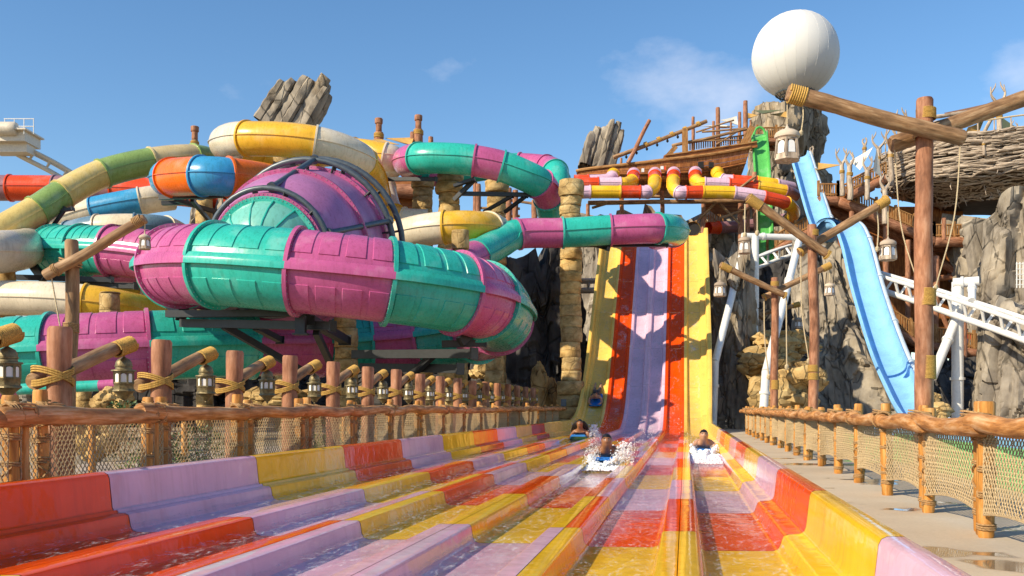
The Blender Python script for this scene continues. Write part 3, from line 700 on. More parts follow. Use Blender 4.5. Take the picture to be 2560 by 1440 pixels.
hang(2074, 668, 702, 740, 45.4, 'small grey lantern against the rock left of the blue slide')
hang(1800, 668, 698, 742, 44.5, 'small grey lantern right of the yellow drop lane, the upper one')
hang(1781, 742, 764, 797, 57.5, 'tiny grey lantern right of the yellow drop lane, the lower one')
hang(1997, 768, 790, 822, 58.4, 'tiny grey lantern before the ochre boulders')
BOLT = plain('bolt_steel', (0.42, 0.40, 0.38), 0.4, 0.5)
# ------------------------------------------------------------------ tube slides
def tpath(pts, per=10):
    ctrl = [(p[0] if isinstance(p[0], Vector) else P(*p[:3])) for p in pts]
    cols = [p[-1] if isinstance(p[-1], str) else None for p in pts]
    sp = spline(ctrl, per); starts = [(i * per, c) for i, c in enumerate(cols) if c]
    return sp, starts
def frames(sp):
    out = []
    for i, p in enumerate(sp):
        t = (sp[min(i + 1, len(sp) - 1)] - sp[max(i - 1, 0)]).normalized()
        x = t.cross(Vector((0, 0, 1)))
        x = x.normalized() if x.length > 0.12 else (out[-1][1] if out else Vector((1, 0, 0)))
        u = x.cross(t).normalized(); out.append((t, x, u))
    return out
def slide_tube(label, pts, dia, name='tube_slide', group='enclosed tube slides', flange=0.07, seam=0.05, big=False, per=10, rough=0.26, dias=None, open_end=False):
    sp, starts = tpath(pts, per); fr = frames(sp); n = len(sp)
    lo = min(sp, key=lambda v: v.z); root = thing(name, label, 'water slide', Vector((lo.x, lo.y, 0)), group)
    NT = 64 if big else 26
    def rad(i): return (dia if dias is None else lerp(dias[0], dias[1], i / (n - 1))) / 2
    for q, (i0, col) in enumerate(starts):
        i1 = starts[q + 1][0] if q + 1 < len(starts) else n - 1
        if i1 <= i0: continue
        mat = FC(col, rough=rough)
        rows = []
        sub = 5 if big else 1
        npan = 4
        if big:                                          # samples crowd at the panel edges so the moulding steps are crisp
            sv = {k / 28 for k in range(29)}
            for q_ in range(npan):
                for e_ in (0.13, 0.87): sv |= {(q_ + e_ - 0.012) / npan, (q_ + e_ + 0.012) / npan}
            idx = [i0 + (i1 - i0) * t for t in sorted(sv)]
            tv = {2 * math.pi * j / 56 for j in range(56)}
            for sa in (0.34, 0.985, -0.40, -0.93):
                for d_ in (-0.004, 0.004):
                    a_ = math.asin(sa + d_); tv |= {a_ % (2 * math.pi), (math.pi - a_) % (2 * math.pi)}
            ANG = sorted(tv)
        else:
            idx = [i0 + k for k in range(i1 - i0 + 1)]; ANG = [2 * math.pi * j / NT for j in range(NT)]
        for kk, f in enumerate(idx):
            a = max(0, min(int(f), n - 2)); w = f - a
            p = sp[a].lerp(sp[a + 1], w); x = fr[a][1].lerp(fr[a + 1][1], w).normalized(); u = fr[a][2].lerp(fr[a + 1][2], w).normalized()
            ring = []; s_ = (f - i0) / (i1 - i0); r0 = rad(f)
            for an in ANG:
                r = r0
                if big:                                  # moulded panels above and below the waist
                    ph = (s_ * npan * 1.0) % 1.0
                    inp = 0.13 < ph < 0.87
                    sa = math.sin(an)
                    if inp and (0.34 < sa < 0.985 or -0.93 < sa < -0.40): r += 0.030
                ring.append(p + x * (r * math.cos(an)) + u * (r * math.sin(an)))
            rows.append(ring)
        m = MB(); m.quadgrid(rows, True, flip=True); sec = m.build('tube_section', mat, root, angle=22)
        # waist flange on both sides
        if seam:
            for sd in (1, -1):
                m = MB(); rr = []
                for f in range(i0, i1 + 1):
                    p, (t, x, u) = sp[f], fr[f]; r = rad(f)
                    if big: pr = [(r - 0.02, 0.26), (r + 0.05, 0.24), (r + 0.13, 0.11), (r + 0.15, 0.05), (r + 0.15, -0.10), (r + 0.12, -0.11), (r + 0.05, -0.02), (r - 0.02, -0.05)]
                    else: pr = [(r - 0.02, 0.018), (r + seam, 0.018), (r + seam, -0.018), (r - 0.02, -0.018)]
                    rr.append([p + x * (sd * a) + u * b for a, b in pr])
                m.quadgrid(rr, False, flip=(sd > 0)); m.build('waist_flange', mat, sec, angle=30)
        # joint ring at the start of the section
        if flange:
            p, (t, x, u) = sp[i0], fr[i0]; r = rad(i0); th = 0.045 if not big else 0.06
            def ringat(rr, h): return [p + t * h + x * (rr * math.cos(2 * math.pi * j / 40)) + u * (rr * math.sin(2 * math.pi * j / 40)) for j in range(40)]
            fl = flange * (1.9 if big else 1.0)
            m = MB(); m.quadgrid([ringat(r - 0.01, -th), ringat(r + fl, -th), ringat(r + fl, th), ringat(r - 0.01, th)], True, flip=True)
            fo = m.build('joint_flange', mat, sec, angle=30)
            if big:
                m = MB()
                for j in range(44):
                    a = 2 * math.pi * (j + 0.5) / 44
                    for h in (-1, 1): m.box(p + t * (h * (th + 0.01)) + x * ((r + fl * 0.55) * math.cos(a)) + u * ((r + fl * 0.55) * math.sin(a)), (0.022, 0.022, 0.022))
                o = m.build('bolts', BOLT, sec); o['kind'] = 'stuff'
    if open_end:
        m = MB(); t, x, u = fr[-1]; p = sp[-1] - t * 0.3; m.ngon([p + x * (rad(n - 1) * 0.97 * math.cos(2 * math.pi * j / 24)) + u * (rad(n - 1) * 0.97 * math.sin(2 * math.pi * j / 24)) for j in range(24)]); m.build('tube_mouth', DARK, root)
    return root
V = lambda *a: Vector(a)
# the big teal and purple raft slide that loops round the bowl
slide_tube('huge teal and purple ribbed tube curving round the front of the bowl', [
    (V(-9.6, 39.2, 6.3), 'teal'), (V(-11.0, 37.2, 6.15), 'purple'), (V(-11.5, 34.6, 6.0),), (V(-11.35, 32.6, 5.88), 'teal'), (V(-10.85, 31.2, 5.78), 'purple'), (V(-9.15, 29.75, 5.6), 'teal'), (V(-6.45, 29.05, 5.3), 'purple'), (V(-3.8, 29.3, 5.03), 'teal'),
    (V(-1.75, 30.5, 4.82), 'purple'), (V(-1.0, 31.75, 4.70), 'teal'), (V(-0.62, 33.2, 4.58),), (V(-0.55, 35.2, 4.45), 'purple'), (V(-1.4, 37.8, 4.25), 'teal'), (V(-3.6, 39.0, 4.05), 'purple'), (V(-5.8, 38.8, 3.9), 'teal'), (V(-7.6, 37.9, 3.75), 'purple'),
    (V(-9.9, 36.4, 3.62), 'teal'), (V(-13.1, 34.6, 3.4), 'purple'), (V(-16.2, 33.9, 3.2), 'teal'), (V(-19.3, 34.2, 3.05), 'purple'), (V(-22, 35.5, 2.95),)], 2.5, big=True, per=8, group='teal and purple raft slides')
slide_tube('ribbed teal and purple tube at far left, under the cream and slate tubes', [
    (V(-20.5, 54.5, 9.4), 'purple'), (V(-23.6, 52.8, 9.3),), (V(-23.9, 50.2, 9.2), 'purple'), (V(-22.8, 48.0, 9.05), 'teal'), (V(-20.9, 46.8, 8.85), 'teal'), (V(-19.2, 46.2, 8.7), 'purple'), (V(-16.5, 45.4, 8.3), 'teal'), (V(-14.5, 44.2, 7.8),)], 2.35, big=True, per=8, group='teal and purple raft slides')
slide_tube('teal and purple tube curling above the stone columns, right of the cream spiral', [
    (1110, 436, 55, 'purple'), (1055, 425, 54.5, 'teal'), (1028, 412, 53.5, 'purple'), (1018, 403, 51), (1048, 396, 49, 'teal'), (1119, 396, 48.3), (1186, 402, 48.2, 'purple'), (1254, 416, 48.3, 'teal'), (1310, 438, 48.5), (1350, 460, 49, 'purple'), (1372, 495, 50, 'teal'), (1385, 545, 51.5, 'purple'), (1420, 570, 54)], 1.55, group='teal and purple raft slides')
slide_tube('short purple tube behind the teal curl, next to the ship bow', [
    (1150, 430, 57, 'teal'), (1230, 418, 57, 'teal'), (1300, 414, 57, 'purple'), (1365, 420, 56, 'purple'), (1388, 432, 54.5, 'teal'), (1392, 452, 53.8), (1386, 485, 53.6), (1378, 530, 54)], 1.45, group='teal and purple raft slides')
slide_tube('teal and purple tube running level in front of the drop lanes', [
    (1120, 668, 41, 'purple'), (1190, 640, 43, 'teal'), (1250, 607, 45), (1296, 585, 45.8, 'purple'), (1407, 582, 46, 'teal'), (1527, 575, 46, 'purple'), (1645, 571, 46, 'teal'), (1683, 574, 47.5), (1684, 582, 50, 'purple'), (1640, 592, 52.5)], 1.42, dias=None, group='teal and purple raft slides')
slide_tube('top cream and gold tube spiralling below the leaning rock', [
    (640, 376, 53, 'gold'), (575, 367, 51.5, 'cream'), (563, 358, 49), (580, 350, 46.5), (619, 347, 45.4, 'gold'), (705, 349, 45), (788, 359, 45, 'cream'), (858, 379, 45.6), (903, 404, 46.5, 'gold'), (925, 440, 48.5), (938, 492, 51, 'cream'), (955, 540, 53)], 1.62, group='cream and gold tube slides')
slide_tube('rear cream and gold tube behind the top spiral', [
    (590, 382, 54.5, 'gold'), (690, 388, 55.5, 'cream'), (800, 384, 55, 'gold'), (885, 380, 53.5, 'gold'), (962, 392, 52.5, 'cream'), (985, 402, 53.5), (975, 412, 55.5, 'gold'), (900, 425, 58)], 1.5, group='cream and gold tube slides')
slide_tube('lower cream and gold tube right of the purple bowl', [
    (900, 640, 47, 'gold'), (985, 596, 46, 'cream'), (1050, 577, 45), (1113, 569, 44.5, 'gold'), (1170, 567, 44.6), (1220, 571, 45.4, 'cream'), (1240, 577, 47.2), (1228, 584, 50, 'gold'), (1160, 590, 52)], 1.5, group='cream and gold tube slides')
slide_tube('cream trough bending down beside the purple bowl to the lower gold tube', [
    (960, 470, 53, 'cream'), (970, 510, 52), (985, 540, 51, 'gold'), (1010, 550, 50.5, 'cream'), (1070, 553, 50.5)], 1.25, group='cream and gold tube slides')
slide_tube('green and straw striped tube arching across the sky at left', [
    (-90, 640, 46, 'green'), (-20, 592, 47, 'straw'), (92, 527, 48.5, 'green'), (156, 486, 49.5, 'straw'), (257, 434, 51, 'green'), (380, 404, 52.5, 'palestraw'), (484, 395, 54, 'green'), (545, 408, 56)], 1.5, group='striped tube slides')
slide_tube('straight red and mauve tube behind the green striped arch', [
    (-60, 470, 62, 'mauve'), (27, 470, 62, 'red'), (140, 471, 62, 'mauve'), (285, 474, 62, 'red'), (420, 480, 62), (540, 496, 62, 'red'), (640, 524, 62)], 1.65, group='striped tube slides')
slide_tube('orange and blue tube left of the purple bowl', [
    (500, 455, 47, 'blue'), (440, 452, 45.8), (420, 448, 43.6), (433, 444, 41.6, 'orange'), (505, 440, 40.2, 'blue'), (572, 443, 40.3, 'orange'), (660, 454, 41.8), (730, 470, 44, 'blue'), (760, 480, 46)], 1.62, group='striped tube slides')
slide_tube('cream and blue tube rising behind the straight red tube', [
    (110, 572, 57, 'cream'), (170, 546, 57), (236, 526, 57, 'blue'), (352, 503, 57, 'cream'), (430, 492, 58)], 1.6, group='striped tube slides')
slide_tube('slate and cream tube lying behind the slanting log at left', [
    (120, 610, 55, 'cream'), (178, 586, 54.5, 'slate'), (247, 571, 54, 'cream'), (337, 568, 54, 'slate'), (415, 574, 55, 'cream'), (455, 592, 57)], 1.5, group='striped tube slides')
slide_tube('cream tube entering at the left edge under the green striped arch', [
    (-120, 640, 42, 'cream'), (0, 630, 43), (60, 622, 46.5), (110, 602, 54)], 1.9, group='striped tube slides')
slide_tube('cream and gold tube low at the left edge', [
    (-120, 742, 43, 'gold'), (-40, 744, 43, 'cream'), (100, 747, 42.5), (214, 755, 42.5, 'gold'), (300, 768, 43), (400, 790, 45)], 1.55, group='striped tube slides')
slide_tube('gold tube half hidden behind the low cream tube at left', [
    (150, 742, 50, 'cream'), (228, 742, 50, 'gold'), (366, 742, 49.5, 'cream'), (440, 752, 50)], 1.35, group='striped tube slides')
slide_tube('thin teal drain pipe with purple ends above the left fence', [
    (-20, 990, 31, 'purple'), (45, 974, 31, 'teal'), (249, 964, 31, 'purple'), (300, 960, 31)], 0.36, flange=0.0, seam=0, name='drain_pipe', group=None)

# ------------------------------------------------------------------ the bowl: barrel of revolution lying on its side
bowl = thing('slide_bowl', 'giant domed bowl of teal and purple shells held by grey steel rings', 'water slide', V(-7.6, 36.5, 0))
A0 = P(668, 633, 34.0); A1 = P(800, 614, 39.5); ax = (A1 - A0); axl = ax.length; ax.normalize()
bx = ax.cross(V(0, 0, 1)).normalized(); bz = bx.cross(ax)
def brev(prof, n=72, a0=-0.25, a1=math.pi + 0.25, full=True):
    rows = []
    for s_, r in prof:
        ring = []
        for j in range(n):
            a = 2 * math.pi * j / n
            ring.append(A0 + ax * s_ + bx * (r * math.cos(a)) + bz * (r * math.sin(a)))
        rows.append(ring)
    return rows
def arc(s0, s1, r0, r1, bulge, n=10): return [(lerp(s0, s1, k / n), lerp(r0, r1, k / n) + bulge * math.sin(math.pi * k / n)) for k in range(n + 1)]
m = MB(); m.quadgrid(brev([(-1.15, 0.05), (-1.05, 0.7), (-0.8, 1.2), (-0.45, 1.58), (0.0, 1.84)]), True, flip=False); m.build('front_shell', fib((0.16, 0.47, 0.40), 0.3, False, 'pale_teal_shell'), bowl, angle=60)
m = MB(); m.quadgrid(brev(arc(0.02, 2.6, 1.90, 2.86, 0.22)), True); m.build('middle_shell', fib((0.44, 0.17, 0.36), 0.3, False, 'pale_purple_shell'), bowl, angle=60)
m = MB(); m.quadgrid(brev(arc(2.62, axl + 0.4, 2.88, 2.98, 0.10)), True); m.build('rear_shell', fib((0.44, 0.17, 0.36), 0.3, False, 'pale_purple_shell'), bowl, angle=60)
m = MB(); m.quadgrid(brev(arc(axl + 0.42, axl + 3.0, 2.96, 1.6, 0.35)), True); m.build('back_shell', FC('teal'), bowl, angle=60)
for s_, r, col, w in ((0.0, 1.84, 'teal', 0.07), (0.10, 1.95, 'purple', 0.07), (2.55, 2.86, 'purple', 0.09), (4.6, 3.02, 'purple', 0.09), (axl + 0.3, 2.98, 'purple', 0.09)):
    m = MB(); m.quadgrid(brev([(s_ - w, r - 0.05), (s_ - w, r + 0.14), (s_ + w, r + 0.14), (s_ + w, r - 0.05)]), True); fo = m.build('shell_flange', FC(col), bowl, angle=30)
    m = MB()
    for j in range(80):
        a = 2 * math.pi * j / 80; m.box(A0 + ax * (s_ - w - 0.01) + bx * ((r + 0.09) * math.cos(a)) + bz * ((r + 0.09) * math.sin(a)), (0.024, 0.024, 0.024))
    o = m.build('bolts', BOLT, bowl); o['kind'] = 'stuff'
for aa in (1.75, 1.35, 0.9, 0.45, 2.3):                    # ribs where shell sheets join on the front dome
    m = MB(); m.tube([A0 + ax * s_ + bx * ((r + 0.01) * math.cos(aa)) + bz * ((r + 0.01) * math.sin(aa)) for s_, r in [(-1.05, 0.7), (-0.8, 1.2), (-0.45, 1.58), (-0.05, 1.84)]], 0.035, 6); m.build('shell_rib', FC('teal'), bowl)
def bring(s_, r, rr):
    m = MB(); pts = [A0 + ax * s_ + bx * (r * math.cos(2 * math.pi * j / 48)) + bz * (r * math.sin(2 * math.pi * j / 48)) for j in range(49)]
    m.tube(pts, rr, 10, False); return m.build('support_ring', GSTEEL, bowl)
for s_, r, rr in ((0.15, 2.26, 0.10), (4.55, 3.40, 0.12), (axl + 0.1, 3.46, 0.12)):
    bring(s_, r, rr)
    for k in range(12):
        a = k * math.pi / 6 + 0.15; e = bx * math.cos(a) + bz * math.sin(a)
        m = MB(); m.beam(A0 + ax * s_ + e * (r - 0.42), A0 + ax * s_ + e * r, 0.20, 0.05); m.build('bracket', STEEL, bowl)
for a in (1.45, 0.28):
    e = bx * math.cos(a) + bz * math.sin(a); p0 = A0 + ax * 0.15 + e * 2.27; p1 = A0 + ax * 4.55 + e * 3.40
    m = MB(); m.tube([p0, p1], 0.11, 10); m.build('tie_pipe', GSTEEL, bowl)
    for q in range(1, 6):
        p = p0.lerp(p1, q / 6); m = MB(); m.beam(p, p - e * 0.35, 0.10, 0.10); m.build('bracket', STEEL, bowl)
    m = MB(); m.lathe([(0.11, -0.06), (0.19, -0.06), (0.19, 0.06), (0.11, 0.06)], 14, p0 + (p1 - p0) * 0.02, frame(p1 - p0) @ Matrix.Rotation(R(-90), 3, 'X')); m.lathe([(0.11, -0.06), (0.19, -0.06), (0.19, 0.06), (0.11, 0.06)], 14, p1, frame(p1 - p0) @ Matrix.Rotation(R(-90), 3, 'X')); m.build('pipe_collar', GSTEEL, bowl)
    
# ------------------------------------------------------------------ black steel carrying the big tube
def steel(label, beams, loc, name='steel_frame'):
    r = thing(name, label, 'steel frame', loc, 'black steel frames under the slides')
    for a, b, w, h in beams:
        m = MB(); m.beam(a, b, w, h); bo = m.build('beam', STEEL, r, smooth=False)
        m = MB(); t = (b - a).normalized(); m.beam(b - t * 0.02, b + t * 0.03, w * 1.5, h * 1.35); m.build('end_plate', STEEL, bo, smooth=False)
    return r
steel('black steel cradle under the front left of the big purple tube', [
    (P(418, 785, 31), P(780, 782, 30.2), 0.26, 0.22), (P(455, 808, 31.5), P(832, 815, 30), 0.30, 0.26), (P(560, 815, 31), P(760, 930, 33), 0.22, 0.22), (P(640, 818, 31), P(700, 850, 33), 0.2, 0.2), (P(775, 800, 30), P(862, 850, 34), 0.30, 0.28), (P(790, 830, 30.5), P(850, 960, 34), 0.20, 0.20),
    (P(362, 700, 33), P(455, 785, 31.5), 0.25, 0.34), (P(752, 790, 29.6), P(752, 835, 29.6), 0.3, 0.3)], P(640, 1018, 31.5))
steel('black steel cradle under the right end of the big purple tube', [
    (P(885, 886, 35), P(1185, 884, 32.6), 0.32, 0.30), (P(905, 918, 36), P(1150, 922, 33.5), 0.30, 0.30), (P(1080, 890, 33.4), P(960, 1000, 36), 0.22, 0.22), (P(1105, 860, 31.8), P(1215, 858, 31.8), 0.30, 0.22), (P(1150, 855, 31.5), P(1215, 800, 32.0), 0.26, 0.30)], P(1050, 1018, 34))
steel('black steel bracket arms under the level teal tube before the drop', [(P(1448, 613, 46.5), P(1668, 612, 46.8), 0.22, 0.18), (P(1427, 600, 48), P(1520, 622, 46.6), 0.2, 0.16)], P(1430, 1018, 48))
steel('black steel arms between the stone columns under the teal curl', [(P(960, 448, 50), P(1090, 448, 49), 0.2, 0.18), (P(1150, 484, 49), P(1325, 487, 49), 0.2, 0.2), (P(1135, 500, 49), P(1185, 450, 48.6), 0.2, 0.2), (P(1135, 465, 48.6), P(1185, 448, 48.4), 0.3, 0.14), (P(1210, 530, 50), P(1280, 490, 49), 0.16, 0.16), (P(1262, 530, 50), P(1315, 490, 49), 0.16, 0.16)], P(1125, 1018, 50))
steel('black steel bracket under the orange and blue tube', [(P(400, 494, 42), P(560, 488, 41), 0.22, 0.2), (P(405, 508, 43), P(470, 506, 43), 0.2, 0.18), (P(440, 500, 42), P(540, 530, 45), 0.18, 0.18), (P(480, 500, 42), P(530, 560, 46), 0.16, 0.16)], P(470, 1018, 43))
steel('black steel fork under the green striped arch', [(P(132, 565, 49), P(165, 520, 49), 0.16, 0.16), (P(135, 530, 49), P(182, 522, 49), 0.25, 0.14)], P(132, 1018, 49))
steel('black steel beams under the far left purple tube', [(P(40, 693, 46), P(280, 700, 46), 0.26, 0.24), (P(60, 710, 47), P(340, 715, 46), 0.3, 0.26), (P(72, 650, 46.5), P(110, 700, 46), 0.2, 0.4)], P(150, 1018, 46))
# ------------------------------------------------------------------ rocks
def rock_mass(label, c, rx, ry, H, mat, prof=None, lean=(0, 0), seed=1.0, nth=110, nz=70, rib=0.28, blk=0.45, ground=-0.4, name='rock_cliff', group='themed rock cliffs', topn=1.6, rough=0.5):
    """standing rock: ribbed, blocky sides, broken top. c: plan centre, rx/ry: half widths, H: height"""
    prof = prof or (lambda t: 1.0 - 0.25 * t)
    base = Vector((c[0], c[1], ground)); m = MB(); rows = []
    for i in range(nz + 1):
        t = i / nz; row = []
        for j in range(nth):
            a = 2 * math.pi * j / nth; ca, sa = math.cos(a), math.sin(a)
            cc = math.copysign(abs(ca) ** 0.75, ca); ss = math.copysign(abs(sa) ** 0.75, sa)
            th = H * (1 + 0.10 * topn * noise.noise(Vector((ca * 2.2 + seed, sa * 2.2, seed))) + 0.07 * topn * cellv((ca * rx * 0.8 + seed, sa * ry * 0.8, 3))[0])
            z = t * th; k = prof(t)
            px_, py_ = cc * rx * k, ss * ry * k
            q = Vector((px_ * 0.55 + seed * 3, py_ * 0.55, z * 0.14))
            cv, ed = cellv(q); cv2, ed2 = cellv((px_ * 1.1 + seed, py_ * 1.1, z * 0.5 + 7))
            dsp = blk * cv * 0.7 + blk * 0.45 * cv2 * rough - (0.32 * blk if ed < 0.06 else 0) - (0.12 * blk if ed2 < 0.05 else 0) + rib * fb((px_ * 0.9, py_ * 0.9, z * 0.10 + seed)) + 0.09 * fb((px_ * 2.2, py_ * 2.2, z * 1.6 + seed), 5)
            n = Vector((ca, sa, 0)); 
            row.append(base + Vector((px_ + lean[0] * t, py_ + lean[1] * t, z)) + n * dsp)
        rows.append(row)
    ctr = sum((Vector(v) for v in rows[-1]), Vector()) / nth
    rows.append([Vector(v).lerp(ctr, 0.4) + Vector((0, 0, 0.25 * noise.noise(Vector(v)))) for v in rows[-1]])
    rows.append([Vector(v).lerp(ctr, 0.75) + Vector((0, 0, 0.35 * noise.noise(Vector(v)))) for v in rows[-1]])
    m.quadgrid(rows, True); m.ngon(rows[-1])
    o = m.build(name, mat, angle=28, loc=base); return tag(o, label, 'rock', group)
def wx(px, d): return (px - CX) / F * d
def hz(py, d): return HC + (CY - py) / F * d
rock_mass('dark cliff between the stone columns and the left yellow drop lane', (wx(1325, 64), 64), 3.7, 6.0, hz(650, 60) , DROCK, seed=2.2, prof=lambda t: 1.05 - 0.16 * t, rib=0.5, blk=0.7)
rock_mass('dark rock face under the wooden frame behind the top of the drop', (wx(1660, 80), 80), 8.5, 5.5, hz(535, 74), GREY, seed=5.1, prof=lambda t: 1.0 - 0.1 * t, rib=0.6, blk=0.8)
rock_mass('narrow ribbed rock right beside the outer yellow drop lane', (wx(1822, 57), 57.5), 1.35, 4.6, hz(612, 55), GREY, seed=7.4, prof=lambda t: 1.12 - 0.25 * t, rib=0.35, blk=0.45)
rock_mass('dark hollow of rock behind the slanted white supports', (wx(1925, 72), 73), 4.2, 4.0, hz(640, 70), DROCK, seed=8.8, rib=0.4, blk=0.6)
rock_mass('tall pale rock cone carrying the lower blue slide', (wx(2190, 58)+0.6, 61.5), 4.6, 4.4, hz(588, 56), GREY, seed=11.3, prof=lambda t: 1.02 - 0.70 * t ** 0.85, lean=(-2.3, 1.5), rib=0.45, blk=0.5, nth=150, nz=90)
rock_mass('ribbed grey rock wall under the twig nest at right', (wx(2610, 66), 67), 6.2, 5.0, hz(515, 62), GREY, seed=14.9, prof=lambda t: 0.86 + 0.14 * t, lean=(1.4, 0), rib=0.6, blk=0.8, nth=150, nz=90)
rock_mass('low grey rock buttress at the right edge by the white support', (wx(2570, 52), 52), 2.7, 2.6, hz(735, 50), GREY, seed=17.2, prof=lambda t: 1.05 - 0.35 * t, rib=0.4, blk=0.6)
rock_mass('grey rock slope behind the white support post and the blue slide foot', (wx(2385, 62), 63), 3.0, 3.0, hz(880, 60), DROCK, seed=19.0, prof=lambda t: 1.1 - 0.5 * t, rib=0.4, blk=0.6)
rock_mass('tall crag under the white globe', (wx(2022, 90), 91), 5.8, 5.0, hz(236, 86), GREY, seed=23.4, prof=lambda t: 1.30 - 0.95 * t + 0.15 * sstep(0.8, 0.95, t), lean=(-1.6, 0), rib=0.6, blk=1.0, nth=150, nz=120, topn=0.4, rough=1.0)
rock_mass('broken rock ledge hanging left of the crag under the globe', (wx(1958, 86), 86.5), 1.5, 1.6, hz(238, 85), GREY, seed=27.7, prof=lambda t: 0.35 + 0.65 * sstep(0.86, 0.93, t), rib=0.3, blk=0.5, nth=80, nz=120, topn=0.3)
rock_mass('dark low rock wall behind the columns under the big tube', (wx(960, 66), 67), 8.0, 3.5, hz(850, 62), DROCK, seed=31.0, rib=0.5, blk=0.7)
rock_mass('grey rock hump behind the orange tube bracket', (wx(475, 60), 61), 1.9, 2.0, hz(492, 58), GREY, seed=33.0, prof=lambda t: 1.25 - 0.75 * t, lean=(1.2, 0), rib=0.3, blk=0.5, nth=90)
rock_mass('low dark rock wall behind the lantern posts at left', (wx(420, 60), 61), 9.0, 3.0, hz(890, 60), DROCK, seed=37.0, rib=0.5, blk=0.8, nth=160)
rock_mass('grey rock wall at the far left below the cream tubes', (wx(-40, 60), 62), 7.0, 3.5, hz(800, 60), GREY, seed=41.0, rib=0.5, blk=0.8, nth=140)
def boulder(label, c, size, mat, seed, flat=0.6, group='ochre boulders'):
    m = MB(); rows = []; nv, nu = 30, 48
    for i in range(nv + 1):
        ph = math.pi * i / nv; row = []
        for j in range(nu):
            a = 2 * math.pi * j / nu; v = Vector((math.cos(a) * math.sin(ph), math.sin(a) * math.sin(ph), -math.cos(ph)))
            cv, ed = cellv(v * 1.3 + Vector((seed, seed * 2, 0)))
            k = 1 + 0.34 * cv + 0.12 * fb(v * 1.1 + Vector((seed, 0, 0))) + 0.06 * fb(v * 4 + Vector((0, seed, 0))) - (0.07 if ed < 0.06 else 0)
            row.append(Vector(c) + Vector((v.x * size[0], v.y * size[1], v.z * size[2])) * k)
        rows.append(row)
    m.quadgrid(rows, True); o = m.build('boulder', mat, angle=24, loc=(c[0], c[1], c[2] - size[2])); return tag(o, label, 'boulder', group)
def bld(px, py, d, w, h, label, mat=OCHRE): 
    return boulder(label, P(px, py, d), (S(w, d) / 2, S(w, d) / 2 * 0.9, S(h, d) / 2), mat, px * 0.013 + py * 0.007)
bld(1950, 985, 50, 150, 120, 'ochre boulder at the foot of the crossed pole, lowest of the layered heap')
bld(1930, 905, 52, 160, 70, 'flat ochre boulder in the middle of the layered heap')
bld(1960, 860, 53, 150, 60, 'upper flat brown boulder of the layered heap behind the poles')
bld(2020, 940, 49, 90, 70, 'small yellow boulder between the layered heap and the pale cone')
bld(2333, 1002, 40, 40, 36, 'square ochre stone beside the tallest pole')
bld(2352, 1030, 39, 56, 44, 'ochre stone on the ground under the square stone')
bld(1210, 925, 50, 60, 55, 'ochre boulder right of the black cradle by the column')
bld(1345, 970, 52, 36, 110, 'tilted brown slab by the last lanterns')
bld(1375, 990, 53, 40, 90, 'upright brown slab next to the column foot')
bld(1330, 1010, 54, 60, 50, 'small brown boulder behind the fence end')
bld(700, 1000, 40, 160, 70, 'brown boulder behind the middle lantern posts')
bld(280, 1000, 26, 90, 60, 'yellow boulder below the teal drain pipe')
bld(240, 1090, 19, 120, 110, 'yellow boulder seen through the near left netting')
bld(1445, 1010, 50, 40, 110, 'grey boulder leaning at the left yellow lane foot', GREY)
def shards(label, base, top, w, dep, n, seed, d, mat=GREY):
    """leaning slab of upright strata with a splintered top; base/top: photo points"""
    rnd = random.Random(seed); A, B = P(*base, d), P(*top, d); ax_ = (B - A); m = MB()
    x = Vector((1, 0, 0)); x = (x - ax_.normalized() * x.dot(ax_.normalized())).normalized(); y = Vector((0, 1, 0))
    for k in range(n):
        u = (k + 0.5) / n - 0.5
        for q in range(2):
            ww = w / n * rnd.uniform(0.66, 0.86); dd = dep * rnd.uniform(0.26, 0.34); ln = (0.66 + 0.34 * sstep(-0.55, 0.3, u)) * rnd.uniform(0.9, 1.0) - (0.12 if u > 0.38 else 0)
            o = A + x * (u * w + rnd.uniform(-.1, .1)) + y * (dep * (q - 0.5) * 0.5 + rnd.uniform(-.15, .15)); rows = []
            NS = 14
            for i in range(NS + 1):
                t = i / NS; tp = 1.0 - 0.18 * t - (0.35 * max(0, t - 0.9) / 0.1 * rnd.uniform(0.3, 1)); row = []
                for j in range(10):
                    a = 2 * math.pi * j / 10; ca = math.copysign(abs(math.cos(a)) ** 0.55, math.cos(a)); sa = math.copysign(abs(math.sin(a)) ** 0.55, math.sin(a))
                    p = o + ax_ * (t * ln) + x * (ca * ww * tp) + y * (sa * dd * tp)
                    g_ = 0.07 * w / 4 * (fb((p.x * 1.2, p.y * 1.2, p.z * 0.45)) * 2 + fb((p.x * 3, p.y * 3, p.z * 2)))
                    row.append(p + (x * ca + y * sa) * g_ + ax_.normalized() * (0.16 * noise.noise(p * 1.7) if i == NS else 0))
                rows.append(row)
            m.quadgrid(rows, True); m.ngon(rows[-1])
    o = m.build('rock_spire', mat, angle=30, loc=Vector((A.x, A.y, A.z))); return tag(o, label, 'rock', 'splintered rock spires')
shards('leaning splintered rock spire above the cream spiral', (700, 335), (790, 182), 3.7, 2.4, 6, 4, 74)
shards('splintered rock spire left of the ship', (1490, 425), (1524, 297), 2.9, 2.2, 6, 9, 80)

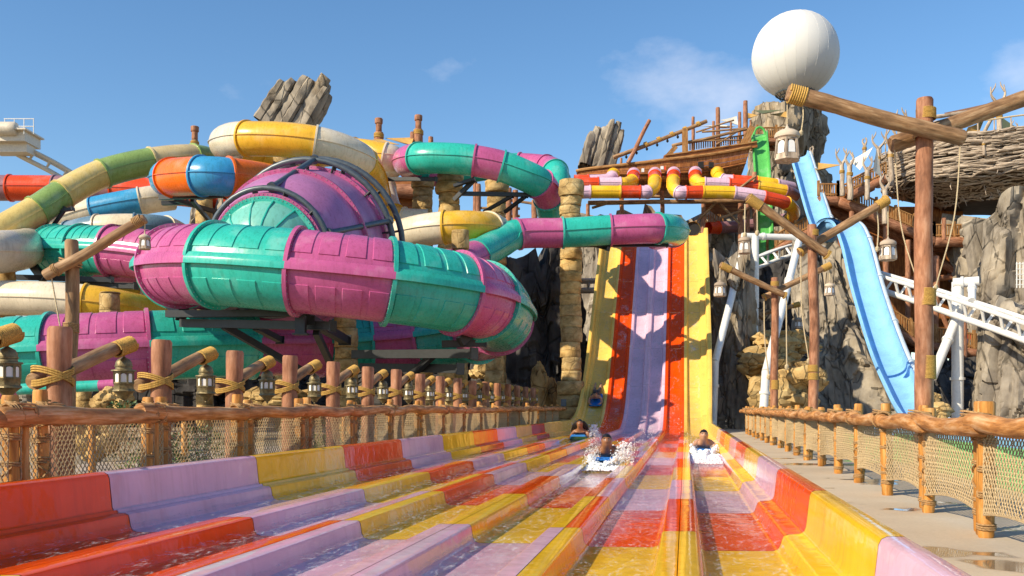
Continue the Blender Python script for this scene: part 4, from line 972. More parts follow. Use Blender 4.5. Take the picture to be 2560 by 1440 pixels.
# ------------------------------------------------------------------ white globe
gl = thing('globe_balloon', 'huge white globe resting on the crag', 'balloon', P(1988, 232, 86))
gm = plain('white_membrane', (0.64, 0.635, 0.625), 0.6, 0, 0.015, 0.4, 0.0, 0.3)
SEAM = plain('membrane_seam', (0.58, 0.575, 0.565), 0.6, 0, 0.05); gc = P(1988, 138, 86); gr = S(105.5, 86)
m = MB(); rows = []
for i in range(49):
    ph = math.pi * i / 48; rows.append([gc + Vector((math.cos(a) * math.sin(ph), math.sin(a) * math.sin(ph), -math.cos(ph))) * gr * (1 + 0.0022 * abs(math.cos(12 * a))) for a in [2 * math.pi * j / 96 for j in range(96)]])
m.quadgrid(rows, True); m.build('membrane', gm, gl, angle=180)
m = MB()
for z, r, rr in ((-0.955, 0.36, 0.05), (-0.90, 0.455, 0.05), (-0.985, 0.27, 0.06)):
    m.tube([gc + Vector((math.cos(a) * r * gr, math.sin(a) * r * gr, z * gr - 0.06)) for a in [2 * math.pi * j / 40 for j in range(41)]], rr, 6)
    m.build('mooring_ring', GSTEEL, gl); m = MB()
for j in range(24):                                        # welded gores of the membrane
    a = 2 * math.pi * j / 24; m = MB(); m.tube([gc + Vector((math.cos(a) * math.sin(q), math.sin(a) * math.sin(q), math.cos(q))) * gr * 1.0012 for q in [math.pi * k / 24 for k in range(1, 24)]], 0.018, 4, False); m.build('seam', SEAM, gl)
for j in range(20):
    a = 2 * math.pi * j / 20; m = MB(); e = Vector((math.cos(a), math.sin(a), 0))
    m.tube([gc + e * (0.47 * gr) + Vector((0, 0, -0.87 * gr)), gc + e * (0.30 * gr) + Vector((0, 0, -1.08 * gr))], 0.03, 5); m.build('mooring_cable', STEEL, gl)

# ------------------------------------------------------------------ stone columns
def drum_mesh(seed):
    m = MB(); rows = []; n = 26
    for z, k in ((0, 0.975), (0.02, 1.0), (0.25, 1.0), (0.5, 1.01), (0.75, 1.0), (0.98, 1.0), (1.0, 0.975)):
        rows.append([Vector((math.cos(a), math.sin(a), 0)) * (0.5 * k * (1 + 0.045 * fb((math.cos(a) * 1.6 + seed, math.sin(a) * 1.6, z * 2)) * 2 + 0.05 * cellv((math.cos(a) * 1.5 + seed * 3, math.sin(a) * 1.5, seed))[0])) + Vector((0, 0, z)) for a in [2 * math.pi * j / n for j in range(n)]])
    m.quadgrid(rows, True); m.ngon(rows[-1]); m.ngon(rows[0][::-1]); return m
DRUM = [mesh_only(drum_mesh(s), 'stone_drum', STONE) for s in (1.2, 4.4, 8.1, 12.6, 15.5)]
def column(label, px, ytop, w, d, capw=None, caph=0.0, basew=None, seed=1):
    rnd = random.Random(seed); b = P(px, CY, d); b.z = -0.4; top = hz(ytop, d) - b.z
    r = thing('stone_column', label, 'column', b, 'ochre stone columns carrying the slides'); z = 0.0
    W0 = S(w, d); ch = S(caph, d)
    while z < top - 0.01:
        h = rnd.uniform(0.42, 0.78); incap = False
        if ch and z >= top - ch - 0.3: h = max(0.2, (top - z) / max(1, round((top - z) / 0.6))); incap = True
        elif ch and z + h > top - ch: h = top - ch - z if top - ch - z > 0.1 else h
        h = min(h, top - z)
        ww = W0 * rnd.uniform(0.95, 1.05)
        if ch and z + h * 0.5 > top - ch: ww = S(capw, d) * rnd.uniform(0.97, 1.03)
        if basew and z < 2.4: ww = S(basew, d) * rnd.uniform(0.95, 1.05)
        put(DRUM[rnd.randrange(5)], 'stone_drum', r, Matrix.Translation((rnd.uniform(-.03, .03), rnd.uniform(-.03, .03), z)) @ rotz(rnd.uniform(0, 6)) @ Matrix.Diagonal((ww, ww, max(0.05, h - 0.012), 1)))
        z += h
    return r
column('tallest slim stone column left of the drop lanes', 1427, 452, 52, 48.5, 64, 40, 72, 1)
column('stone column below the teal curl, with a wide capital', 1124, 434, 54, 50.5, 66, 38, None, 2)
column('stone column under the purple piece of the teal curl', 1241, 453, 46, 53, 60, 18, None, 3)
column('stone column left of the wide capital one, by the gold tube', 1057, 449, 50, 54, 58, 18, None, 4)
column('short stone column in front of the lower gold tube', 1153, 576, 34, 41, 42, 34, None, 5)
column('thick stone column under the middle of the big purple tube', 864, 792, 58, 36.2, None, 0, 66, 6)
column('stone column behind the right end of the big purple tube', 1236, 800, 46, 47, None, 0, 56, 7)
column('stone column under the top gold tube, mostly hidden by the bowl', 710, 386, 46, 50, 54, 30, None, 8)
column('stone column at the left edge under the cream tube', 14, 655, 46, 44.5, 54, 22, None, 9)
column('stone column top below the far left purple tube', 208, 702, 36, 47.5, 46, 14, None, 10)
column('stone column behind the orange tube bracket', 512, 492, 40, 52, None, 0, None, 11)
column('stone column below the left purple tube, right of the tall pole', 275, 730, 50, 38.2, None, 0, None, 12)

# ------------------------------------------------------------------ wooden shipwreck
ship = thing('shipwreck', 'wrecked wooden sailing ship perched above the drop lanes', 'ship', P(1660, 470, 76))
NU = 30
def sh_(u): return 418 - 7 * u - 34 * u ** 2.6
def kl_(u): return lerp(438, 478, math.sin(min(1, u * 1.35) * math.pi / 2)) - 22 * max(0, u - 0.74) / 0.26
def pxu(u, v): return lerp(1444, 1868, u) - 22 * v * sstep(0.7, 1.0, u) + 10 * v * (1 - sstep(0, 0.2, u))
def beam_(u): return 0.25 + 2.6 * min(1.0, (u * 1.9) ** 0.7) * (1 - 0.12 * u)
def hullp(u, ph, off=0.0):
    v = math.sin(ph) ** 0.8; d = 77.5 - (beam_(u) + off) * math.copysign(abs(math.cos(ph)) ** 0.6, math.cos(ph))
    p = P(pxu(u, v), lerp(sh_(u), kl_(u), v), 76.0); return Vector((p.x, d, p.z))
NP = 13
for k in range(NP):
    a0, a1 = math.pi / 2 * k / NP, math.pi / 2 * (k + 1) / NP; rows = []
    off = random.uniform(-0.03, 0.04)
    u0 = 0.0 if k < 6 else random.uniform(0, 0.12)
    for q in (a0, a1 - 0.012): rows.append([hullp(u0 + (1 - u0) * i / NU, q, off) for i in range(NU + 1)])
    m = MB(); m.quadgrid(rows); b_ = [[p + Vector((0, 0.12, 0)) for p in r] for r in rows]; m.quadgrid([b_[1], b_[0]]); m.quadgrid([b_[0], rows[0]]); m.quadgrid([rows[1], b_[1]]); m.build('plank', PLANK, ship)
m = MB(); m.quadgrid([[hullp(i / NU, math.pi / 2 + math.pi / 2 * k / 8) for i in range(NU + 1)] for k in range(9)]); m.build('far_side', PLANK, ship)
m = MB(); m.quadgrid([[hullp(1, math.pi * k / 16) for k in range(17)], [hullp(1, math.pi * k / 16).lerp(hullp(1, math.pi / 2), 0.7) for k in range(17)]]); m.build('transom', PLANK, ship)
m = MB(); m.quadgrid([[hullp(i / NU, 0.3) for i in range(NU + 1)], [hullp(i / NU, math.pi - 0.3) for i in range(NU + 1)]]); m.build('deck', PLANK, ship)
m = MB(); m.tube([hullp(i / NU, 0.0, 0.08) for i in range(NU + 1)], 0.13, 8); m.build('gunwale', BALUS, ship)
m = MB(); m.tube([hullp(i / NU, 0.42, 0.05) for i in range(NU + 1)], 0.07, 6); m.build('rubbing_strake', PLANK, ship)
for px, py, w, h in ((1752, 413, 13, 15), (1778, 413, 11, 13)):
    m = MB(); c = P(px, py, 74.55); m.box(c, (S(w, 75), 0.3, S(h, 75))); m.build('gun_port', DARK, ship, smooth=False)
for px, py, w, h, mt in ((1607, 426, 6, 9, 'white'), (1655, 420, 7, 8, 'white'), (1662, 421, 4, 8, 'red')):
    m = MB(); m.box(P(px, py, 74.6), (S(w, 75), 0.2, S(h, 75))); m.build('hole_patch', WHITEM if mt == 'white' else FC('red'), ship, smooth=False)
def slog(a, b, r, d=76.0, nm='spar', mat=BROWN, d1=None, **kw):
    m = MB(); m.log(P(*a, d), P(*b, d1 or d), r, r * 0.9, 10, 8, 0.1, 0.8, a[0] * 0.17); return m.build(nm, mat, ship)
bs = slog((1533, 393), (1767, 302), 0.17, 75.5, 'bowsprit', TAN)
for k in range(5):
    t = (0.35 + 0.14 * k); c = P(lerp(1533, 1767, t), lerp(393, 302, t), 75.5); m = MB(); m.coil(c, P(1767, 302, 75.5) - P(1533, 393, 75.5), 0.19, 4, 0.035); m.build('rope_wrap', ROPE, bs)
for k in range(6):
    t = 0.14 + 0.11 * k; c = P(lerp(1533, 1767, t), lerp(393, 302, t) + 12, 75.5); m = MB(); m.lathe([(0.02, 0.25), (0.05, 0.1), (0.12, 0), (0.05, -0.12), (0.01, -0.14)], 8, c); m.build('hanging_block', STEEL, bs)
slog((1570, 408), (1624, 300), 0.17, 75.2, 'mast')
for a, b, r in (((1795, 375), (1795, 269), 0.19), ((1864, 345), (1864, 252), 0.20), ((1848, 365), (1849, 280), 0.14), ((1733, 385), (1733, 292), 0.14), ((1784, 380), (1784, 303), 0.12), ((1553, 412), (1553, 395), 0.11), ((1877, 330), (1876, 300), 0.1), ((1825, 372), (1828, 306), 0.1)):
    slog(a, b, r, 77, 'mast')
for a, b, r in (((1680, 366), (1868, 324), 0.13), ((1755, 330), (1862, 322), 0.08), ((1740, 330), (1835, 300), 0.07), ((1790, 362), (1862, 318), 0.07), ((1740, 352), (1850, 350), 0.06)):
    slog(a, b, r, 75.6, 'rail_spar', TAN)
m = MB(); m.beam(P(1713, 386, 75.4), P(1712, 322, 75.4), 0.42, 0.3); m.build('samson_post', BALUS, ship, smooth=False)
m = MB(); m.beam(P(1660, 396, 75.0), P(1892, 362, 75.0), 0.25, 0.42); m.build('stern_bulwark', PLANK, ship, smooth=False)
m = MB(); m.beam(P(1662, 389, 74.9), P(1892, 355, 74.9), 0.3, 0.1); m.build('stern_cap_rail', BALUS, ship, smooth=False)
m = MB(); m.beam(P(1858, 362, 75.2), P(1881, 317, 75.2), 0.3, 0.5); m.build('stern_post', BALUS, ship, smooth=False)
m = MB(); m.beam(P(1662, 398, 75.3), P(1690, 366, 75.3), 0.2, 0.35); m.build('stern_brace', BALUS, ship, smooth=False)
for k in range(24):
    px = 1725 + k * 5.6; m = MB(); m.beam(P(px, 384 - (px - 1660) * 0.14, 75.9), P(px, 366 - (px - 1660) * 0.14, 75.9), 0.09, 0.07); m.build('baluster', BALUS, ship, smooth=False)
m = MB(); m.beam(P(1720, 358, 75.9), P(1862, 338, 75.9), 0.1, 0.1); m.build('hand_rail', BALUS, ship, smooth=False)
def sail(label, pts, mat, group='shade sails'):
    """a taut cloth panel stretched between points, sagging a little, with hemmed thickness"""
    P4 = [Vector(p) for p in pts]; n = 8; c = sum(P4, Vector()) / len(P4)
    if len(P4) == 3: P4.append(P4[2])
    rows = []
    for i in range(n + 1):
        a = P4[0].lerp(P4[1], i / n); b = P4[3].lerp(P4[2], i / n)
        row = []
        for j in range(n + 1):
            p = a.lerp(b, j / n); sg = math.sin(math.pi * i / n) * math.sin(math.pi * j / n)
            row.append(p.lerp(c, 0.10 * (math.sin(math.pi * i / n) if j in (0, n) else 0)) + Vector((0, 0, -0.06 * sg * (P4[0] - P4[2]).length)))
        rows.append(row)
    m = MB(); m.quadgrid(rows); m.quadgrid([[p - Vector((0, 0, 0.015)) for p in r] for r in rows], flip=True)
    o = m.build('shade_sail', mat, angle=180, loc=c); return tag(o, label, 'shade sail', group)
SW = plain('white_canvas', (0.72, 0.67, 0.56), 0.8, 0, 0.08); SO = plain('ochre_canvas', (0.52, 0.30, 0.08), 0.8, 0, 0.12); SG = plain('olive_canvas', (0.13, 0.15, 0.075), 0.8, 0, 0.12); SD = plain('brown_canvas', (0.20, 0.10, 0.055), 0.8, 0, 0.12)
sail('white shade sail above the ship deck', [P(1800, 300, 78), P(1842, 290, 80), P(1845, 312, 77)], SW)
sail('pale shade sail hanging left of the ship masts', [P(1745, 315, 78), P(1800, 312, 80), P(1840, 316, 77)], SW)
sail('olive shade sail left of the globe crag', [P(1885, 276, 82), P(1960, 274, 84), P(1905, 284, 80)], SG)
sail('ochre shade sail beside the masts near the globe crag', [P(1870, 282, 81), P(1895, 288, 80), P(1868, 296, 79)], SO)
sail('small ochre shade sail under the ledge of the globe crag', [P(1925, 286, 83), P(1968, 278, 84), P(1968, 294, 82)], SO)

# the six lane tubes leaving the ship
def lanetube(label, pts, dia=0.92): return slide_tube(label, pts, dia, flange=0.05, seam=0.03, per=8, group='narrow tubes leaving the ship')
lanetube('narrow tube leaving the ship hull, third from left, turning left', [(1637, 434, 74.4, 'plav'), (1637, 440, 73.0, 'red'), (1637, 452, 71.3, 'yellow'), (1634, 470, 70.0), (1618, 480, 69.2, 'plav'), (1600, 480, 69.2, 'red'), (1550, 480, 69.2, 'yellow'), (1475, 480, 69.2, 'plav'), (1440, 482, 69.2)])
lanetube('narrow tube leaving the ship hull, second from left, turning left', [(1584, 435, 74.4, 'plav'), (1584, 441, 73.2, 'red'), (1580, 452, 72.2, 'yellow'), (1562, 459, 71.4), (1550, 459, 71.2, 'plav'), (1495, 459, 71.2, 'red'), (1440, 460, 71.2)])
lanetube('narrow tube leaving the ship hull, leftmost, turning left', [(1533, 436, 74.6, 'yellow'), (1530, 443, 73.8, 'plav'), (1515, 450, 73.4), (1470, 452, 73.2, 'red'), (1435, 452, 73.2)])
lanetube('narrow tube leaving the ship hull, fourth from left, turning right and curling under', [(1684, 433, 74.4, 'plav'), (1684, 440, 73.0, 'red'), (1683, 452, 71.3, 'yellow'), (1684, 470, 69.8), (1696, 481, 69.0, 'plav'), (1715, 481, 69.0, 'red'), (1757, 480, 69.0, 'yellow'), (1836, 482, 69.0, 'plav'), (1910, 493, 69.0, 'red'), (1965, 508, 69.5, 'yellow'), (1984, 528, 71), (1975, 545, 73, 'mauve'), (1930, 553, 74.5, 'straw'), (1900, 560, 74.5, 'mauve'), (1845, 566, 74.5), (1795, 569, 74, 'red'), (1770, 570, 73.5)])
lanetube('narrow tube leaving the ship hull, fifth from left, turning right', [(1738, 432, 74.4, 'plav'), (1738, 440, 73.2, 'red'), (1740, 452, 72.0, 'yellow'), (1752, 459, 71.3), (1762, 459, 71.1, 'plav'), (1822, 461, 71.1, 'red'), (1893, 467, 71.1, 'yellow'), (1962, 478, 71.3, 'mauve'), (1988, 490, 72)])
lanetube('narrow tube leaving the ship hull, rightmost, turning right', [(1793, 432, 74.6, 'yellow'), (1797, 442, 73.8, 'yellow'), (1806, 450, 73.4, 'plav'), (1832, 452, 73.2, 'red'), (1893, 456, 73.2, 'yellow'), (1940, 462, 73.2, 'plav'), (1980, 470, 74)])

# timber trestle below those tubes
tr = thing('timber_trestle', 'log trestle holding the narrow tubes above the drop', 'trestle', P(1660, 600, 71))
def tlog(a, b, r, d=71.0, nm='log', mat=BROWN, d1=None):
    m = MB(); m.log(P(*a, d), P(*b, d1 or d), r, r * 0.92, 10, 9, 0.1, 0.8, a[0] * 0.13 + a[1]); return m.build(nm, mat, tr)
tlog((1470, 505), (1860, 503), 0.17, 70.2, 'cross_log', TAN); tlog((1478, 492), (1850, 494), 0.12, 72, 'cross_log', TAN)
for px, y0, y1, r in ((1555, 492, 600, 0.16), (1656, 478, 600, 0.17), (1757, 490, 620, 0.16), (1852, 500, 640, 0.2), (1888, 430, 640, 0.18), (1870, 510, 600, 0.14), (1470, 510, 600, 0.14)):
    tlog((px, y0), (px, y1), r, 70.8, 'upright')
for a, b in (((1790, 500), (1850, 560)), ((1740, 555), (1790, 505)), ((1850, 470), (1890, 440)), ((1800, 545), (1875, 520)), ((1480, 520), (1530, 505))):
    tlog(a, b, 0.10, 70.5, 'brace', TAN)
for k in range(8):
    m = MB(); m.beam(P(1765 + k * 6, 556, 74), P(1765 + k * 6, 536, 74), 0.08, 0.08); m.build('baluster', BALUS, tr, smooth=False)
# half hidden timber pavilion with stub posts behind the columns
pv = thing('timber_pavilion', 'dark timber pavilion behind the stone columns and the gold spiral', 'pavilion', P(1100, 560, 63))
m = MB(); m.box(P(1010, 505, 64), (S(120, 64), 3.0, S(95, 64))); m.build('wall', PLANK, pv, smooth=False)
m = MB(); m.log(P(955, 478, 62), P(1065, 478, 62), 0.45, 0.45, 12, 6, 0.1, 0.5, 2); m.build('roof_log', BROWN, pv)
for px, y0, y1, r in ((947, 330, 500, 0.30), (1046, 322, 500, 0.30), (1077, 342, 450, 0.17), (1032, 330, 450, 0.2), (1195, 460, 560, 0.2), (1272, 470, 560, 0.2), (1288, 475, 560, 0.2), (1336, 500, 560, 0.2), (1188, 450, 560, 0.15), (487, 350, 480, 0.25)):
    m = MB(); m.log(P(px, y1, 63), P(px, y0, 63), r, r * 0.95, 12, 8, 0.1, 0.5, px); po = m.build('stub_post', BROWN if px != 487 else TAN, pv)
    if y0 < 360 and r > 0.22:
        for (yy, rr, h) in ((y0 - 12, 0.20, 22), (y0 - 27, 0.23, 14)): m = MB(); m.log(P(px, yy + h / 2, 63), P(px, yy - h / 2, 63), rr * (1 if h == 22 else 1.15), None, 12, 3, 0.08, 0, px + h); m.build('post_cap', BROWN, po)
        m = MB(); m.coil(P(px, y0 + 10, 63), (0, 0, 1), r * 1.03, 4, 0.035); m.build('rope_wrap', ROPE, po)
for a, b in (((1190, 520), (1300, 522)), ((1195, 545), (1300, 540)), ((1270, 500), (1340, 510))):
    m = MB(); m.log(P(*a, 63), P(*b, 63), 0.09, 0.09, 8, 5, 0.1, 0.5, a[0]); m.build('hand_rail', TAN, pv)
sail('ochre shade sail left of the rope wrapped stub posts', [P(905, 352, 62), P(948, 346, 63), P(1000, 362, 61), P(950, 358, 60)], SO)
sail('ochre shade sail between the two tallest stub posts', [P(962, 345, 63), P(1035, 343, 63), P(1028, 362, 62)], SO)
# ------------------------------------------------------------------ open flume slides
def flume(label, pts, w, dep, mat, wall=0.07, per=8, name='open_slide', pipe=None, edge=None, group='open slides', secs=7, belly=1.0):
    ctrl = [P(*p[:3]) for p in pts]; sp = spline(ctrl, per); fr = frames(sp); n = len(sp)
    lo = min(sp, key=lambda v: v.z); root = thing(name, label, 'water slide', Vector((lo.x, lo.y, -0.3)), group)
    prof = []
    for k in range(15):
        a = math.pi * k / 14; x = -math.cos(a); y = math.sin(a) ** 0.55
        prof.append((x * w / 2, -y * dep * belly))
    prof = [(-w / 2 - 0.10, -0.02), (-w / 2 - 0.10, 0.03), (-w / 2 - 0.01, 0.04)] + prof + [(w / 2 + 0.01, 0.04), (w / 2 + 0.10, 0.03), (w / 2 + 0.10, -0.02)]
    inner = prof; outer = [(x * 1.0 + math.copysign(wall, x) * 0.6, y - wall) for x, y in prof]
    cut = [round(i * (n - 1) / secs) for i in range(secs + 1)]
    for a, b in zip(cut[:-1], cut[1:]):
        ri, ro = [], []
        for i in range(a, b + 1):
            t, x, u = fr[i]; p = sp[i] - (t * 0.008 if i == b else Vector())
            ri.append([p + x * q + u * h for q, h in inner]); ro.append([p + x * q + u * h for q, h in outer])
        m = MB(); m.quadgrid(ri, flip=True); m.quadgrid(ro); m.build('flume_section', mat, root, angle=35)
    if pipe:
        m = MB(); m.tube([sp[i] - fr[i][1] * (w / 2 + pipe * 1.7) * (1 if True else 0) - fr[i][2] * pipe for i in range(n - 1)], pipe, 10); m.build('side_pipe', pipe_mat, root)
        for i in range(4, n - 1, 9):
            m = MB(); m.tube([sp[i] - fr[i][1] * (w / 2 + pipe * 1.7) - fr[i][2] * pipe - fr[i][0] * 0.06, sp[i] - fr[i][1] * (w / 2 + pipe * 1.7) - fr[i][2] * pipe + fr[i][0] * 0.06], pipe * 1.4, 10); m.build('pipe_joint', pipe_mat, root)
    return root
pipe_mat = fib((0.50, 0.60, 0.70), 0.35, False, 'pale_blue_pipe')
BLU = fib((0.25, 0.52, 0.84), 0.22, True, 'fibreglass_skyblue')
flume('upper chute of the pale blue slide beside the globe crag', [(1997, 378, 73), (2003, 396, 72), (2016, 440, 70), (2032, 495, 67.5), (2048, 545, 65), (2064, 582, 63)], 1.22, 0.5, BLU, pipe=0.13, secs=6)
flume('lower chute of the pale blue slide dropping down the pale cone', [(2062, 585, 64), (2085, 556, 62.5), (2114, 556, 60.5), (2138, 610, 58.5), (2160, 700, 56.5), (2190, 800, 53.5), (2222, 890, 50), (2258, 965, 46.5), (2288, 1018, 44), (2322, 1048, 41.5), (2400, 1062, 38.5), (2500, 1072, 35.5), (2620, 1082, 33)], 1.45, 0.6, BLU, pipe=0.16, secs=10)
flume('bright green chute standing right of the ship', [(1899, 328, 77), (1899, 336, 76.3), (1903, 380, 75), (1907, 440, 74), (1911, 540, 73), (1913, 640, 72), (1914, 760, 71), (1916, 860, 70)], 1.02, 0.28, fib((0.10, 0.44, 0.10), 0.25, False, 'fibreglass_lime'), secs=6, belly=0.9)
m = MB(); c = P(1899, 336, 76.5); m.tube([c + Vector((math.cos(a) * 0.44, 0, math.sin(a) * 0.62 - 0.05)) for a in [math.pi * k / 14 for k in range(15)]], 0.10, 8)
tag(m.build('slide_hoop', fib((0.10, 0.44, 0.10), 0.25, False, 'fibreglass_lime'), loc=c), 'green hoop arched over the top of the green chute', 'hoop')
m = MB(); c = P(2072, 566, 62.6); 
rows = []
for i in range(9):
    t = i / 8; ring = []
    for j in range(15):
        a = math.pi * j / 14; ring.append(c + Vector((math.cos(a) * 0.85 + t * 0.5 - 0.3, -0.9 + t * 2.4, math.sin(a) * (0.55 + 0.25 * t) - 0.15)))
    rows.append(ring)
m.quadgrid(rows); m.quadgrid([[p - Vector((0, 0, 0.06)) for p in r] for r in rows], flip=True)
tag(m.build('slide_hood', fib((0.10, 0.20, 0.33), 0.25, True, 'dark_blue_hood'), loc=c), 'dark blue hood where the pale blue slide crests', 'slide hood')
# flat run-outs glimpsed through the right-hand netting
def trough(label, x0, x1, y0, y1, zb, h, mat):
    r = thing('slide_runout', label, 'water slide', L((x0 + x1) / 2, (y0 + y1) / 2, 0), 'run-outs right of the fence')
    n = max(2, int((y1 - y0) / 3))
    for k in range(n):
        a, b = lerp(y0, y1, k / n), lerp(y0, y1, (k + 1) / n) - 0.012
        prof = [(x0 - 0.1, zb), (x0 - 0.1, zb + h), (x0, zb + h), (x0 + 0.06, zb + 0.12), (x0 + 0.2, zb + 0.06), (x1 - 0.2, zb + 0.06), (x1 - 0.06, zb + 0.12), (x1, zb + h), (x1 + 0.1, zb + h), (x1 + 0.1, zb)]
        m = MB(); m.quadgrid([[L(x, y, z) for x, z in prof] for y in (a, b)]); m.build('runout_section', mat, r, angle=30)
    return r
trough('pale green run-out trough behind the right fence', 4.75, 6.1, 9, 30, 0.0, 0.42, fib((0.20, 0.52, 0.20), 0.25, True, 'pale_green_runout'))
trough('pale blue run-out trough farther right behind the fence', 6.35, 8.0, 5.5, 34, 0.0, 0.55, BLU)

# ------------------------------------------------------------------ roller coaster
def coaster(label, pts, mat, gauge, rr, tie, name='coaster_track', spine=None, per=8):
    sp = spline([P(*p) for p in pts], per); fr = frames(sp); c = sp[len(sp) // 2]
    r = thing(name, label, 'coaster track', Vector((c.x, c.y, c.z - 0.5)), 'roller coaster track')
    for s_ in (1, -1):
        m = MB(); m.tube([p + f[1] * (s_ * gauge / 2) for p, f in zip(sp, fr)], rr, 8); m.build('rail', mat, r)
    sd = spine or gauge * 0.55
    m = MB(); m.tube([p - f[2] * sd for p, f in zip(sp, fr)], rr * 1.5, 10); m.build('spine', mat, r)
    acc = 0; last = sp[0]
    for i in range(1, len(sp) - 1):
        acc += (sp[i] - sp[i - 1]).length
        if acc >= tie:
            acc = 0; p, (t, x, u) = sp[i], fr[i]
            m = MB(); m.beam(p + x * gauge / 2, p - u * sd, 0.12, 0.14); m.beam(p - x * gauge / 2, p - u * sd, 0.12, 0.14); m.build('cross_tie', mat, r, smooth=False)
    return r
coaster('white coaster track descending past the tallest pole at right', [(2160, 672, 60), (2215, 690, 58), (2300, 716, 55), (2390, 745, 52), (2480, 774, 49.5), (2600, 815, 46.5)], WHITEM, 0.95, 0.115, 1.15, spine=0.9, per=14)
coaster('white coaster track behind the slanted white supports', [(1770, 672, 66), (1830, 662, 66), (1890, 644, 66), (1940, 624, 66.5), (1990, 612, 67), (2050, 620, 68)], WHITEM, 0.95, 0.09, 1.0, spine=0.7, per=10)
coaster('cream coaster lift track at the upper left edge', [(-80, 300, 90), (0, 337, 90), (70, 374, 91), (140, 410, 92), (210, 452, 93)], CREAMM, 1.2, 0.16, 1.4, spine=0.9, per=10)
coaster('pale coaster track passing behind the tall stone column', [(1370, 702, 62), (1430, 703, 61.5), (1515, 702, 61)], CREAMM, 0.8, 0.13, 1.2, spine=0.6)
def wpipe(label, pipes, loc, name='coaster_support'):
    r = thing(name, label, 'coaster support', loc, 'white coaster supports')
    for a, b, rr in pipes:
        m = MB(); m.tube([a, b], rr, 16); po = m.build('pipe', WHITEM, r)
        t = (b - a).normalized(); m = MB()
        c = a.lerp(b, 0.35); m.tube([c - t * 0.07, c + t * 0.07], rr * 1.25, 16); m.build('pipe_flange', WHITEM, po)
    return r
G = lambda px, d: (lambda p: Vector((p.x, p.y, -0.1)))(P(px, CY, d))
wpipe('tall white pipe post with a slanted strut right of the tallest pole', [(G(2394, 52.8), P(2394, 705, 52.8), 0.31), (P(2383, 708, 52.8), P(2448, 703, 52.2), 0.27), (P(2430, 708, 52.3), P(2430, 752, 51.2), 0.2), (P(2390, 800, 52.8), P(2330, 945, 51.5), 0.25)], G(2394, 52.8))
wpipe('white pipe portal with slanted legs left of the pale cone', [(P(1888, 770, 56), P(1888, 590, 56), 0.215), (G(1886, 56), P(1888, 772, 56), 0.19), (P(1855, 590, 56), P(2005, 594, 56.5), 0.185), (P(1862, 610, 56), P(1788, 905, 50.5), 0.20), (P(1788, 903, 50.5), G(1782, 50), 0.20), (P(1998, 600, 56.5), P(1915, 930, 47), 0.21), (P(1915, 928, 47), G(1905, 46.6), 0.21), (P(1990, 585, 56.5), P(1990, 620, 58), 0.11)], G(1888, 56))
pf = thing('lift_platform', 'cream steel maintenance platform with railing at the upper left', 'platform', P(40, 360, 90))
m = MB(); m.box(P(32, 348, 90), (S(100, 90), 3.0, S(30, 90))); m.build('housing', CREAMM, pf, smooth=False)
m = MB(); m.log(P(-10, 322, 88.4), P(42, 322, 88.4), S(17, 90), None, 18, 3, 0, 0, 1); m.build('motor', CREAMM, pf)
m = MB(); m.box(P(40, 335, 89.8), (S(95, 90), 3.6, S(4, 90))); m.build('floor_plate', CREAMM, pf, smooth=False)
m = MB(); m.box(P(35, 372, 90), (S(85, 90), 1.6, S(26, 90))); m.build('girder', CREAMM, pf, smooth=False)
for a in (12, 36, 60, 84):
    for dd in (88.2, 91.6):
        m = MB(); m.tube([P(a, 335, dd), P(a, 297, dd)], 0.045, 6); m.build('rail_post', WHITEM, pf)
for yy in (297, 316):
    for dd in (88.2, 91.6):
        m = MB(); m.tube([P(10, yy, dd), P(85, yy, dd)], 0.045, 6); m.build('hand_rail', WHITEM, pf)
    m = MB(); m.tube([P(85, yy, 88.2), P(85, yy, 91.6)], 0.045, 6); m.build('hand_rail', WHITEM, pf)

# ------------------------------------------------------------------ twig nest
nest = thing('twig_nest', 'giant woven twig nest lookout at the right edge', 'lookout', P(2510, 540, 70))
NC = P(2515, 430, 71); rx, ry = 9.2, 6.6
def nestp(a, v, off=0.0):                               # v 0 rim .. 1 underside
    rim = 1.55 + 0.55 * math.cos(a) * -0.0 + 0.35 * math.cos(a)
    k = 1.0 - 0.10 * v - 0.42 * sstep(0.62, 1.0, v)
    return NC + Vector((math.cos(a) * (rx * k + off), math.sin(a) * (ry * k + off), lerp(rim, -2.6, v) + 0.15 * noise.noise(Vector((math.cos(a) * 3, math.sin(a) * 3, v * 2)))))
m = MB(); m.quadgrid([[nestp(2 * math.pi * j / 60, v / 10, -0.18) for j in range(60)] for v in range(11)], True, flip=True); m.ngon([nestp(2 * math.pi * j / 60, 1.0, -0.2) for j in range(60)]); m.build('basket_core', wood('nest_core', (0.03, 0.022, 0.016), (0.085, 0.06, 0.04), (0.15, 0.11, 0.08)), nest)
rnd = random.Random(5); m = MB(); m2 = MB()
for k in range(1500):
    a = rnd.uniform(math.pi * 0.90, math.pi * 1.85); v = rnd.random() ** 1.15; ln = rnd.uniform(0.09, 0.28); sl = rnd.uniform(-0.07, 0.07); r0 = rnd.uniform(0.028, 0.075); off = rnd.uniform(-0.12, 0.22); sd = rnd.uniform(0, 99)
    pts = [nestp(a + ln * (q / 4 - 0.5), max(0.0, min(1, v + sl * (q / 4 - 0.5) + 0.02 * noise.noise(Vector((sd, q, 0))))), off + 0.10 * noise.noise(Vector((sd, q * 0.8, 5)))) for q in range(5)]
    m.tube(pts, [r0, r0 * 1.05, r0 * 0.9, r0 * 0.75, r0 * 0.35], 5)
o = m.build('twigs', GREYLOG, nest); o['kind'] = 'stuff'
